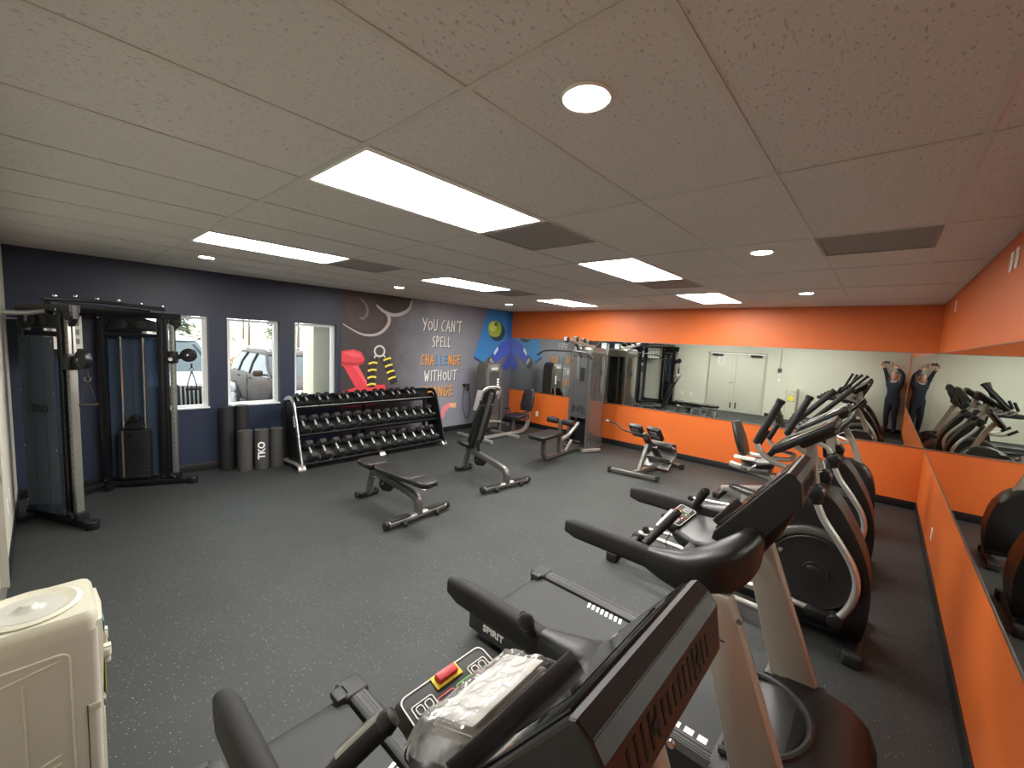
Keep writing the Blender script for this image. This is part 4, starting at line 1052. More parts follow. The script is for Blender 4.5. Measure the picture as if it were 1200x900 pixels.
for (f_, b_) in TIERS:
    dv = Vector((0, b_[0]-f_[0], b_[1]-f_[1])); nv = Vector((0, -dv.z, dv.y)).normalized()
    tr = MB()
    x0, x1 = RX0-3.68+.02, RX1-3.68-.02
    a_ = WR((3.68, *f_)); c_ = WR((3.68, *b_))
    sec = [a_+nv*.035-dv.normalized()*.01, a_-dv.normalized()*.012-nv*.012, c_-nv*.012, c_+nv*.05, c_+nv*.05-dv.normalized()*.006, c_-dv.normalized()*.006, a_+dv.normalized()*0, a_+nv*.035]
    tr.rings([[Vector((x0, p.y, p.z)) for p in sec], [Vector((x1, p.y, p.z)) for p in sec]])
    ty = obj('tray', tr, DARKM, rk)
    obj('tray_lip', MB().tube([Vector((x0, 0, 0))+a_+nv*.035, Vector((x1, 0, 0))+a_+nv*.035], .008, 8), DARKM if f_[1] < .8 else GUNM, ty)
def dumbbell_mesh(rr, hl, gl, m, nside=6):
    head = MB()
    # hex prism along y with bevelled rims, flat side down
    for s in (-1, 1):
        R0 = [((rr*k)*math.cos(R(360/nside*(i+.5)+ (0 if nside == 6 else 0)-90+0)), (rr*k)*math.sin(R(360/nside*(i+.5)-90))) for k in (1,) for i in range(nside)]
        y0 = s*gl/2; y1 = s*(gl/2+hl); bv = rr*.16
        rings = [[(a_*.80, y0, b_*.80) for a_, b_ in R0], [(a_, y0+s*bv, b_) for a_, b_ in R0], [(a_, y1-s*bv, b_) for a_, b_ in R0], [(a_*.78, y1, b_*.78) for a_, b_ in R0]]
        head.rings(rings)
        if s < 0: hm1 = head.mesh('weight_head', m, 25); head = MB()
    hm2 = head.mesh('weight_head', m, 25)
    hd = MB().sweep([(0, -gl/2-.004, 0), (0, -gl*.25, 0), (0, 0, 0), (0, gl*.25, 0), (0, gl/2+.004, 0)], circ(.0135, 12), scale=[.85, 1.05, 1.15, 1.05, .85]).mesh('handle', mat('knurled_steel', (235, 235, 235), .35, .8))
    return hm1, hm2, hd
rnd = random.Random(4)
def dumbbells(tier, xs, sizes, rowname, shiny):
    (f_, b_) = TIERS[tier]; dv = Vector((0, b_[0]-f_[0], b_[1]-f_[1])); ang = math.degrees(math.atan2(dv.z, dv.y)); nv = Vector((0, -dv.z, dv.y)).normalized()
    cache = {}
    for k, (x, sz) in enumerate(zip(xs, sizes)):
        if sz not in cache: cache[sz] = dumbbell_mesh(*sz[:3], shiny, sz[3])
        mid = Vector((x, (f_[0]+b_[0])/2, (f_[1]+b_[1])/2)) + nv*(sz[0]*(.867 if sz[3] == 6 else .953)+.004)
        t = thing('dumbbell', 'black dumbbell on the %s rack tier, %s from the window end' % (rowname, ORD[k]), 'dumbbell', mid, 0, 'dumbbells on the %s tier' % rowname)
        t.rotation_euler = (R(ang), 0, R(rnd.uniform(-3, 3)))
        for n_, me in zip(('weight_head', 'weight_head', 'handle'), cache[sz]): place(n_, me, (0, 0, 0), t)
n = 12; xs = [2.575+(4.80-2.575)*k/(n-1) for k in range(n)]
dumbbells(0, xs, [(.086, .084, .145, 6) if k < 6 else (.080, .080, .145, 6) for k in range(n)], 'bottom', HEXR)
n = 14; xs = [2.54+(4.86-2.54)*k/(n-1) for k in range(n)]
dumbbells(1, xs, [(.074, .070, .135, 6) if k < 7 else (.068, .064, .135, 6) for k in range(n)], 'middle', HEXR)
xs = []
for k in range(7): xs += [2.53+.325*k, 2.655+.325*k]
dumbbells(2, xs, [(.056, .058, .115, 6) if k < 6 else (.060, .058, .115, 10) for k in range(14)], 'top', mat('dumbbell_shiny', (22, 22, 23), .3))

# ================================================================== BENCHES
def bench(loc, rz, label, th):
    t = thing('weight_bench', label, 'bench', loc, rz, 'adjustable benches')
    # local: -y towards the rear crossbar; hinge at y=0
    cb = obj('rear_crossbar', MB().cyl((-.40, -.73, .055), (.40, -.73, .055), .036, n=16), STEEL, t)
    for s in (-1, 1):
        obj('bar_cap', MB().cyl((s*.385, -.73, .055), (s*.435, -.73, .055), .043, bev=.008), RUBBER, cb)
        obj('foot_grip', MB().bb(s*.12, s*.37, -.765, -.695, .082, .098, bev=.004), RUBBER, cb)
        obj('transport_wheel', MB().cyl((s*.20, -.785, .03), (s*.24, -.785, .03), .03, bev=.005), RUBBER, cb)
    obj('main_beam', MB().rtube([(0, -.73, .07), (0, -.72, .235), (0, -.55, .275), (0, .10, .35), (0, .16, .36)], .035, .038, rad=.16, fn=8), GUNM, t)
    obj('front_leg', MB().rtube([(0, .12, .37), (0, .19, .22), (0, .23, .04)], .032, .03, up=(0, 1, 0), rad=.08), GUNM, t)
    ff_ = obj('front_foot', MB().rtube([(-.12, .24, .035), (.12, .24, .035)], .03, .02), DARKM, t)
    for s in (-1, 1): obj('foot_wheel', MB().cyl((s*.12, .27, .04), (s*.15, .27, .04), .04, bev=.006), RUBBER, ff_)
    lad = MB().prism([(-.30, .27), (-.02, .33), (.02, .20), (-.06, .15), (-.22, .18)], 'x', -.006, .006)
    obj('ladder_plate', lad, DARKM, t)
    obj('adjust_strut', MB().rtube([(0, -.10, .26), (0, -.32 if th < 20 else -.05, .39 if th < 20 else .66)], .02, .015, up=(0, 1, 0)), DARKM, t)
    # seat
    sp = [(-.10, .02), (.10, .02), (.155, .10), (.155, .24), (.12, .285), (-.12, .285), (-.155, .24), (-.155, .10)]
    s_ = MB().prism(sp, 'z', .41, .47, bev=.018, seg=3); s_.turn((6, 0, 0), (0, .02, .43))
    st = obj('seat_pad', s_, VINYL, t)
    b_ = MB().bb(-.11, .11, .04, .27, .395, .412); b_.turn((6, 0, 0), (0, .02, .43)); obj('seat_board', b_, BLK, st)
    # back pad: long tapering pad, and rounded end pad beyond a seam
    bp = [(-.09, -.015), (.09, -.015), (.135, -.10), (.14, -.55), (.115, -.70), (-.115, -.70), (-.14, -.55), (-.135, -.10)]
    ep = [(-.118, -.712), (.118, -.712), (.125, -.80), (.11, -.90), (.06, -.96), (-.06, -.96), (-.11, -.90), (-.125, -.80)]
    pv = (0, 0, .42)
    a_ = MB().prism(bp, 'z', .415, .475, bev=.018, seg=3); a_.turn((-th, 0, 0), pv); obj('back_pad', a_, VINYL, t)
    a_ = MB().prism(ep, 'z', .415, .475, bev=.018, seg=3); a_.turn((-th, 0, 0), pv); obj('end_pad', a_, VINYL, t)
    a_ = MB().bb(-.03, .03, -.90, .0, .385, .416, bev=.004); a_.turn((-th, 0, 0), pv); obj('back_rail', a_, GUNM, t)
    a_ = MB().tube([(-.16, -.80, .40), (-.16, -.97, .40), (-.05, -1.0, .40), (.05, -1.0, .40), (.16, -.97, .40), (.16, -.80, .40)], .014, 10, .06) if th > 20 else MB().tube([(-.09, -.84, .40), (-.09, -.92, .40), (.09, -.92, .40), (.09, -.84, .40)], .012, 10, .04)
    a_.turn((-th, 0, 0), pv); obj('back_handle', a_, SILVER, t)
    for y_, z_ in ((.08, .30), (-.05, .22)): obj('pop_pin', MB().cyl((-.05, y_, z_), (.05, y_, z_), .012).sph((.06, y_, z_), .02, 10, 8), CHROME, t)
bench((2.64, 4.38, 0), 3, 'flat-set padded weight bench in the middle of the floor', 0)
bench((4.23, 4.42, 0), -6, 'upright-set incline weight bench in front of the leg press', 70)

# ================================================================== LEG PRESS (corner by the mural)
TOWG = mat('tower_grey', (96, 95, 93), .4, .3)
lp = thing('leg_press', 'grey seated leg press machine with weight tower at the mural corner', 'weight machine', (6.55, 6.05, 0))
def WL(p): return Vector(p)-Vector((6.55, 6.05, 0))
tw = MB()
rg = []
for z, k in ((.10, 1), (1.30, 1), (1.40, .98), (1.48, .90), (1.525, .72)):
    rg.append([WL((6.55+a_*k, 6.50+b_*(1 if z < 1.4 else k), z)) for a_, b_ in rrect(.235, .17, .06, 4)])
obj('weight_tower', MB().rings(rg), TOWG, lp)
for s in (-1, 1): obj('tower_edge', MB().rtube([WL((6.55+s*.235, 6.36, .06)), WL((6.55+s*.235, 6.36, 1.36)), WL((6.55+s*.17, 6.36, 1.48))], .02, .022, up=(0, 1, 0), rad=.06), GUNM, lp)
obj('tower_window', MB().box(WL((6.55, 6.328, .86)), (.30, .006, .95)), SHROUDG, lp)
obj('tower_badge', MB().box(WL((6.55, 6.325, 1.40)), (.20, .01, .06), bev=.004), mat('badge_light', (190, 190, 186), .4), lp)
pl = obj('instruction_plate', MB().box(WL((6.66, 6.322, 1.08)), (.09, .006, .26)), mat('plate_dark', (30, 31, 33), .4), lp)
for k in range(4): obj('plate_picture', MB().box(WL((6.66, 6.318, 1.165-.057*k)), (.065, .003, .042)), WPRINT, pl)
obj('base_tube', MB().rtube([WL((5.72, 5.86, .05)), WL((7.02, 5.86, .05)), WL((7.20, 5.86, .14)), WL((7.22, 5.86, .45)), WL((7.18, 5.86, .70))], .04, .03, rad=.14, fn=8), SILVER, lp)
for x in (5.76, 6.55): obj('cross_foot', MB().rtube([WL((x, 5.55, .035)), WL((x, 6.55, .035))], .035, .03), SILVER, lp)
obj('tower_link', MB().rtube([WL((6.55, 5.86, .25)), WL((6.55, 6.4, .25))], .03, .03), GUNM, lp)
obj('seat_post', MB().rtube([WL((6.72, 5.86, .06)), WL((6.72, 5.86, .38))], .03, .03, up=(0, 1, 0)), GUNM, lp)
obj('seat', MB().box(WL((6.80, 5.86, .41)), (.40, .36, .065), rot=(0, -6, 0), bev=.022, seg=3), VINYL, lp)
bp = [(-.14, 0), (.14, 0), (.17, .12), (.16, .34), (.12, .47), (-.12, .47), (-.16, .34), (-.17, .12)]
b_ = MB().prism([(WL((0, 5.86+a_, 0)).y, .50+c_) for a_, c_ in bp], 'x', WL((7.08, 0, 0)).x, WL((7.15, 0, 0)).x, bev=.022, seg=3); b_.turn((0, 14, 0), WL((7.1, 5.86, .5))); obj('back_pad', b_, VINYL, lp)
obj('back_frame', MB().tube([WL((7.22, 5.86, .45)), WL((7.26, 5.86, .70)), WL((7.33, 5.86, .96))], .022, 10, .1), SILVER, lp)
for s in (-1, 1):
    h_ = obj('side_handle', MB().tube([WL((6.92, 5.86+s*.10, .36)), WL((6.92, 5.86+s*.27, .36)), WL((6.88, 5.86+s*.27, .52)), WL((6.76, 5.86+s*.27, .54))], .014, 10, .05), GUNM, lp)
    obj('handle_grip', MB().cyl(WL((6.87, 5.86+s*.27, .53)), WL((6.75, 5.86+s*.27, .54)), .018), FOAM, h_)
obj('press_arm', MB().rtube([WL((6.35, 5.95, .95)), WL((6.10, 5.90, .92)), WL((5.84, 5.86, .86))], .028, .028, rad=.08), SILVER, lp)
obj('press_lever', MB().rtube([WL((6.40, 5.97, .12)), WL((6.40, 5.97, .98)), WL((6.36, 5.95, 1.02))], .03, .035, up=(0, 1, 0), rad=.03), GUNM, lp)
fpz = MB().box(WL((5.78, 5.86, .80)), (.03, .44, .42), rot=(0, 16, 0), bev=.008); fo = obj('foot_plate', fpz, mat('plate_light', (188, 188, 184), .45, .3), lp)
obj('foot_tread', MB().box(WL((5.797, 5.86, .805)), (.008, .38, .36), rot=(0, 16, 0)), BLKM, fo)
obj('plate_support', MB().rtube([WL((5.76, 5.86, .70)), WL((5.86, 5.86, .40)), WL((6.38, 5.93, .32))], .022, .022, rad=.06), SILVER, lp)

# ================================================================== LAT PULLDOWN / LOW ROW
lt = thing('lat_pulldown', 'silver grey lat pulldown machine with tall shrouded tower and bench seat', 'weight machine', (6.6, 4.28, 0))
def WT(p): return Vector(p)-Vector((6.6, 4.28, 0))
TX, TY = 7.05, 4.28
for (a_, b_) in ((-.26, -.20), (-.26, .20), (.26, -.20), (.26, .20)):
    obj('tower_post', MB().rtube([WT((TX+a_, TY+b_, .03)), WT((TX+a_, TY+b_, 1.84))], .026, .026, up=(0, 1, 0)), GUNM, lt)
rg = []
for z, k in ((1.80, 1.0), (1.86, 1.03), (1.93, 1.0), (1.965, .86)): rg.append([WT((TX+a_*k, TY+b_*k, z)) for a_, b_ in rrect(.29, .225, .07, 4)])
obj('tower_cap', MB().rings(rg), GUNM, lt)
for s in (-1, 1): obj('side_shroud', MB().sweep([WT((TX-.25, TY+s*.215, 0)), WT((TX-.12, TY+s*.235, 0)), WT((TX+.12, TY+s*.235, 0)), WT((TX+.25, TY+s*.215, 0))], [(.003, .95-.93), (-.003, .95-.93), (-.003, 1.80), (.003, 1.80)], up=(0, 0, 1)), SHROUDG, lt)
obj('front_shroud', MB().sweep([WT((TX-.272, TY-.19, 0)), WT((TX-.287, TY, 0)), WT((TX-.272, TY+.19, 0))], [(.003, .62), (-.003, .62), (-.003, 1.80), (.003, 1.80)], up=(0, 0, 1)), SHROUDG, lt)
ws = MB()
for k in range(18): ws.bb(WT((TX-.10, 0, 0)).x, WT((TX+.10, 0, 0)).x, WT((0, TY-.16, 0)).y, WT((0, TY+.16, 0)).y, .10+.031*k, .10+.031*k+.028)
st = obj('weight_stack', ws, IRON, lt); st['kind'] = 'stuff'
for s in (-1, 1): obj('guide_rod', MB().cyl(WT((TX, TY+s*.09, .08)), WT((TX, TY+s*.09, 1.82)), .012, n=10), CHROME, lt)
obj('instruction_plate', MB().box(WT((TX-.292, TY-.05, 1.46)), (.006, .10, .24)), MATS['plate_dark'], lt)
obj('tower_base', MB().bb(*[WT((TX-.33, 0, 0)).x, WT((TX+.30, 0, 0)).x, -.26, .26, .0, .055], bev=.012), GUNM, lt)
ft = obj('tower_foot', MB().rtube([WT((6.62, 4.05, .04)), WT((7.0, 3.90, .04))], .03, .028), SILVER, lt)
bm_ = obj('top_boom', MB().rtube([WT((7.2, 4.28, 1.97)), WT((6.95, 4.28, 2.0)), WT((6.20, 4.28, 2.10))], .03, .035, rad=.05), SILVER, lt)
for x_, z_ in ((6.25, 2.06), (6.55, 2.08), (6.80, 2.06), (7.0, 2.03)):
    obj('boom_pulley', MB().cyl(WT((x_, 4.28-.035, z_+.03)), WT((x_, 4.28+.035, z_+.03)), .05, bev=.006), RUBBER, bm_)
    obj('pulley_bolt', MB().cyl(WT((x_, 4.28-.045, z_+.03)), WT((x_, 4.28+.045, z_+.03)), .014, n=10), CHROME, bm_)
obj('boom_brace', MB().rtube([WT((6.84, 4.28, 1.70)), WT((6.56, 4.28, 2.03))], .022, .02), GUNM, lt)
obj('lift_cable', MB().cyl(WT((6.22, 4.28, 2.05)), WT((6.22, 4.28, 1.90)), .004, n=6), RUBBER, lt)
obj('pull_bar', MB().tube(smooth_path([WT((6.22, 4.90, 1.78)), WT((6.22, 4.78, 1.85)), WT((6.22, 4.62, 1.88)), WT((6.22, 4.28, 1.885)), WT((6.22, 3.94, 1.88)), WT((6.22, 3.80, 1.84)), WT((6.22, 3.72, 1.76))], 6), .014, 10), DARKM, lt)
obj('bench_frame', MB().rtube([WT((5.55, 4.14, .43)), WT((5.55, 4.14, .16)), WT((5.62, 4.15, .055)), WT((5.80, 4.17, .05)), WT((7.0, 4.28, .05))], .035, .03, rad=.1, fn=6), GUNM, lt)
obj('bench_pad', MB().prism([(WT((x_, 0, 0)).x, WT((0, y_, 0)).y) for x_, y_ in [(5.30, 4.0), (5.36, 3.97), (5.98, 4.06), (6.02, 4.12), (6.0, 4.33), (5.94, 4.37), (5.33, 4.30), (5.28, 4.24)]], 'z', .42, .485, bev=.02, seg=3), VINYL, lt)
obj('bench_post', MB().rtube([WT((6.08, 4.19, .06)), WT((6.08, 4.19, .66))], .026, .03, up=(0, 1, 0)), GUNM, lt)
kr = obj('knee_bar', MB().cyl(WT((6.08, 3.90, .64)), WT((6.08, 4.48, .64)), .014), CHROME, lt)
for s in (-1, 1): obj('knee_roller', MB().cyl(WT((6.08, 4.19+s*.06, .64)), WT((6.08, 4.19+s*.28, .64)), .055, bev=.015), FOAM, kr)
obj('row_frame', MB().rtube([WT((6.10, 4.19, .30)), WT((6.40, 4.22, .34)), WT((6.78, 4.26, .52))], .026, .026, rad=.08), SILVER, lt)
for s in (-1, 1): obj('foot_peg', MB().cyl(WT((6.52, 4.22+s*.04, .22)), WT((6.50, 4.22+s*.20, .22)), .022), RUBBER, lt)
obj('peg_bar', MB().rtube([WT((6.30, 4.20, .06)), WT((6.51, 4.22, .23))], .02, .02), SILVER, lt)
t = thing('row_handle', 'black V-grip row handle hanging on the pulldown tower', 'handle', (6.70, 4.26, .62))
for s in (-1, 1):
    obj('handle_arm', MB().tube([(0, 0, .14), (0, s*.07, .26), (0, s*.10, .24), (0, s*.10, .10)], .011, 8, .03), DARKM, t)
    obj('handle_grip', MB().cyl((0, s*.10, .11), (0, s*.10, .22), .017), FOAM, t)
obj('handle_hook', MB().torus((0, 0, .12), .022, .005, 'x', 14, 6).cyl((0, 0, -.09), (0, 0, .10), .005, n=6), CHROME, t)

# ================================================================== BACK EXTENSION BENCH
bx = thing('back_extension_bench', 'grey back extension bench with split hip pads by the far orange wall', 'bench', (6.55, 2.68, 0))
def WB(p): return Vector(p)-Vector((6.55, 2.68, 0))
f_ = obj('front_foot', MB().rtube([WB((6.0, 3.13, .045)), WB((6.10, 2.39, .045))], .035, .028), GUNM, bx)
for p in ((6.0, 3.13), (6.10, 2.39)): obj('foot_cap', MB().box(WB((p[0], p[1], .043)), (.085, .05, .086), rot=(0, 0, 8), bev=.01), RUBBER, f_)
f_ = obj('rear_foot', MB().rtube([WB((7.25, 2.85, .045)), WB((7.10, 2.38, .045))], .035, .028), GUNM, bx)
for p in ((7.25, 2.85), (7.10, 2.38)): obj('foot_cap', MB().box(WB((p[0], p[1], .043)), (.085, .05, .086), rot=(0, 0, -17), bev=.01), RUBBER, f_)
obj('base_beam', MB().rtube([WB((6.06, 2.75, .06)), WB((7.17, 2.62, .06))], .035, .03), STEEL, bx)
obj('front_post', MB().rtube([WB((6.22, 2.74, .08)), WB((6.42, 2.72, .46))], .028, .03, up=(1, 0, 0)), GUNM, bx)
obj('main_beam', MB().rtube([WB((6.93, 2.66, .10)), WB((6.34, 2.72, .58))], .035, .04, up=(0, 0, 1)), DARKM, bx)
obj('hip_post', MB().rtube([WB((6.44, 2.71, .46)), WB((6.30, 2.73, .66))], .026, .028, up=(0, 0, 1)), STEEL, bx)
for s, yc in ((-1, 2.58), (1, 2.88)):
    p_ = MB().box(WB((6.36, yc, .67)), (.26, .22, .075), rot=(0, 48, -6), bev=.02, seg=3); pd = obj('hip_pad', p_, VINYL, bx)
    obj('pad_plate', MB().box(WB((6.325, yc, .645)), (.16, .12, .01), rot=(0, 48, -6)), STEEL, pd)
hb = obj('handle_bar', MB().tube([WB((6.27, 2.48, .64)), WB((6.24, 2.60, .64)), WB((6.22, 2.86, .65)), WB((6.22, 3.05, .66)), WB((6.20, 3.18, .76)), WB((6.16, 3.32, .78))], .013, 10, .04), DARKM, bx)
obj('handle_tip', MB().cyl(WB((6.17, 3.29, .777)), WB((6.155, 3.34, .782)), .017), STEEL, hb)
cp = obj('calf_plate', MB().sweep([WB((6.84+.16*math.cos(R(a_)), 2.65, .30+.16*math.sin(R(a_)))) for a_ in range(-150, 61, 15)], rrect(.006, .20), up=(0, 1, 0)), GUNM, bx)
obj('calf_pad', MB().cyl(WB((6.78, 2.45, .40)), WB((6.78, 2.86, .40)), .06, bev=.015), VINYL, bx)
obj('calf_bar', MB().cyl(WB((6.78, 2.40, .40)), WB((6.78, 2.91, .40)), .013), CHROME, bx)
obj('calf_bracket', MB().rtube([WB((6.68, 2.68, .34)), WB((6.80, 2.66, .40))], .02, .02), DARKM, bx)
obj('foot_platform', MB().box(WB((6.80, 2.66, .135)), (.30, .42, .015), rot=(0, -38, 0), bev=.003), GUNM, bx)
obj('pop_pin', MB().cyl(WB((6.50, 2.62, .42)), WB((6.50, 2.80, .42)), .012).sph(WB((6.50, 2.60, .42)), .02, 10, 8), CHROME, bx)

# ================================================================== BLACK HOOK WITH CORDS on the mural wall
t = thing('hanging_rope', 'black jump rope hanging from a hook on the mural wall', 'jump rope', (6.22, YN-.02, .99))
obj('wall_hook', MB().bb(-.05, .05, -.03, .0, -.02, .04, bev=.01).tube([(0, -.02, 0), (0, -.07, -.02), (0, -.08, .03)], .008, 8, .02), BLK, t)
obj('rope', MB().tube(smooth_path([(-.02, -.05, .02), (-.06, -.06, -.15), (-.07, -.06, -.45), (.04, -.06, -.74), (.14, -.06, -.60), (.12, -.06, -.25), (.05, -.05, .02)], 6), .007, 8), RUBBER, t)
for x, a_ in ((.03, 25), (.07, -15)): obj('rope_handle', MB().cyl((x, -.07, -.12), (x+.02, -.07, .04), .014, bev=.003), BLKM, t)

# ================================================================== WATER COOLER
CX0, CX1, CY0, CY1, CZ = -.222, .092, 1.93, 2.22, 1.0
wc = thing('water_cooler', 'cream white water cooler with open bottle well beside the grey wall', 'water cooler', ((CX0+CX1)/2, (CY0+CY1)/2, 0))
hx_, hy_ = (CX1-CX0)/2, (CY1-CY0)/2
rg = []
for z, k in ((.02, 1), (.90, 1), (.93, 1.0)): rg.append([(a_, b_, z) for a_, b_ in rrect(hx_*k, hy_*k, .02, 3)])
obj('cabinet', MB().rings(rg), CREAMS, wc)
rg = []
for z, k in ((.925, 1.005), (.965, 1.005), (.985, .985), (.997, .94), (.997, .80)): rg.append([(a_, b_, z) for a_, b_ in rrect(hx_*k, hy_*k, .03*k, 4)])
obj('top_cover', MB().rings(rg), CREAM, wc)
obj('bottle_collar', MB().lathe([(.105, .995), (.125, .997), (.128, 1.004), (.115, 1.010), (.100, 1.004), (.088, .999), (.075, .9985), (.05, .998), (.001, .998)], n=36), CREAM, wc)
obj('bottle_well', MB().lathe([(.088, 1.000), (.08, 1.002), (.045, 1.0005), (.028, 1.006), (.018, 1.02), (.001, 1.022)], n=30), mat('well_white', (176, 176, 168), .25), wc)
for sgn in (-1, 1):
    y_ = sgn*(hy_+.0005)
    obj('side_bead', MB().tube([(-.105, y_, .06), (-.105, y_, .83), (.07, y_, .86)], .004, 6, .03), CREAM, wc)
    obj('side_bead', MB().tube([(-.02, y_, .06), (-.02, y_, .82)], .0035, 6), CREAM, wc)
    obj('side_bead', MB().tube([(.085, y_, .06), (.085, y_, .88), (-.13, y_, .88)], .004, 6, .03), CREAM, wc)
    for k in range(8): obj('side_vent', MB().tube([(-.09, y_, .30+.03*k), (-.04, y_, .315+.03*k)], .004, 6), CREAM, wc)
    for k in range(8): obj('side_vent', MB().tube([(.0, y_, .30+.03*k), (.055, y_, .315+.03*k)], .004, 6), CREAM, wc)
    obj('panel_gap', MB().bb(.119, .122, y_-.001*sgn, y_+.0012*sgn, .03, .66), mat('gap_dark', (70, 70, 66), .7), wc)
    obj('side_strip', MB().bb(.124, hx_-.004, y_-.001*sgn, y_+.003*sgn, .635, .66, bev=.001), CREAM, wc)
fp = MB()
fr_ = []
for z, dx in ((.03, .006), (.55, .008), (.62, .004), (.70, .006), (.88, .012), (.95, .010)): fr_.append([(hx_+a_, b_, z) for a_, b_ in ((-.01, -hy_+.008), (dx, -hy_+.02), (dx+.006, 0), (dx, hy_-.02), (-.01, hy_-.008))])
obj('front_panel', fp.rings(fr_), CREAM, wc)
for y_, c_ in ((-.06, (200, 60, 60)), (.06, (60, 110, 200))):
    tp_ = obj('tap', MB().bb(hx_+.005, hx_+.034, y_-.018, y_+.018, .765, .805, bev=.010, seg=3).cyl((hx_+.022, y_, .745), (hx_+.022, y_, .77), .010), CREAM, wc)
    obj('tap_lever', MB().bb(hx_+.008, hx_+.034, y_-.013, y_+.013, .800, .810, bev=.003), CREAM, tp_)
obj('front_sticker', MB().box((hx_+.0155, -.085, .905), (.002, .05, .05)), mat('sticker_blue', (80, 170, 190), .5), wc)
obj('energy_label', MB().box((hx_+.0165, .0, .70), (.002, .13, .17)), mat('label_yellow', (226, 214, 60), .5), wc)
obj('drip_tray', MB().bb(hx_-.0, hx_+.014, -.10, .10, .60, .63, bev=.006), mat('tray_grey', (120, 120, 118), .5), wc)
for sx in (-1, 1):
    for sy in (-1, 1): obj('foot', MB().cyl((sx*.12, sy*.10, 0), (sx*.12, sy*.10, .025), .018), RUBBER, wc)

# ================================================================== OUTSIDE THE WINDOWS
GZ = -.15
ASPH = mat('pale_asphalt', (168, 168, 168), .85, var=.08, scale=.8, bump=.2, bscale=30)
struct('parking_lot', MB().bb(-14, 40, YN+.21, 24, GZ-.2, GZ), ASPH)
struct('lawn', MB().prism([(24, GZ-.2), (24, GZ), (26, GZ+.06), (40, GZ+.7), (75, 2.4), (75, GZ-.2)], 'x', -20, 75), mat('dry_lawn', (190, 184, 150), .95, var=.12, scale=.5))
struct('trim_2', MB().bb(-14, 40, YN+.21, YN+.9, GZ, GZ+.13, bev=.02), mat('pale_concrete', (196, 194, 188), .85, var=.05))
LINE = mat('lane_paint', (232, 232, 228), .7)
for k, x in enumerate((-.15, 2.95, 6.05, 9.15)):
    o = obj('parking_line', MB().bb(x-.05, x+.05, 8.2, 13.2, GZ, GZ+.004), LINE)
    tag(o, ['white parking line left of the white car', 'white parking line between the two parked cars', 'white parking line right of the brown car', 'white parking line farthest right'][k], 'parking line', 'parking lines')
for k in range(4):
    o = obj('parking_line', MB().bb(-.2+3.1*k, -.1+3.1*k, 17.5, 22.5, GZ, GZ+.004), LINE)
    tag(o, 'white parking line across the lot, %s from the left' % ORD[k], 'parking line', 'parking lines')
pil = thing('porch_pillar', 'cream stucco pillar standing outside the third window', 'pillar', (3.40, 7.72, GZ))
obj('pillar_shaft', MB().bb(-.23, .23, -.22, .22, .15, 3.5, bev=.01), mat('cream_stucco', (226, 218, 196), .9, var=.04, bump=.3, bscale=80), pil)
obj('pillar_base', MB().bb(-.27, .27, -.26, .26, .0, .28, bev=.01), mat('grey_stone', (178, 174, 166), .9, var=.05), pil)

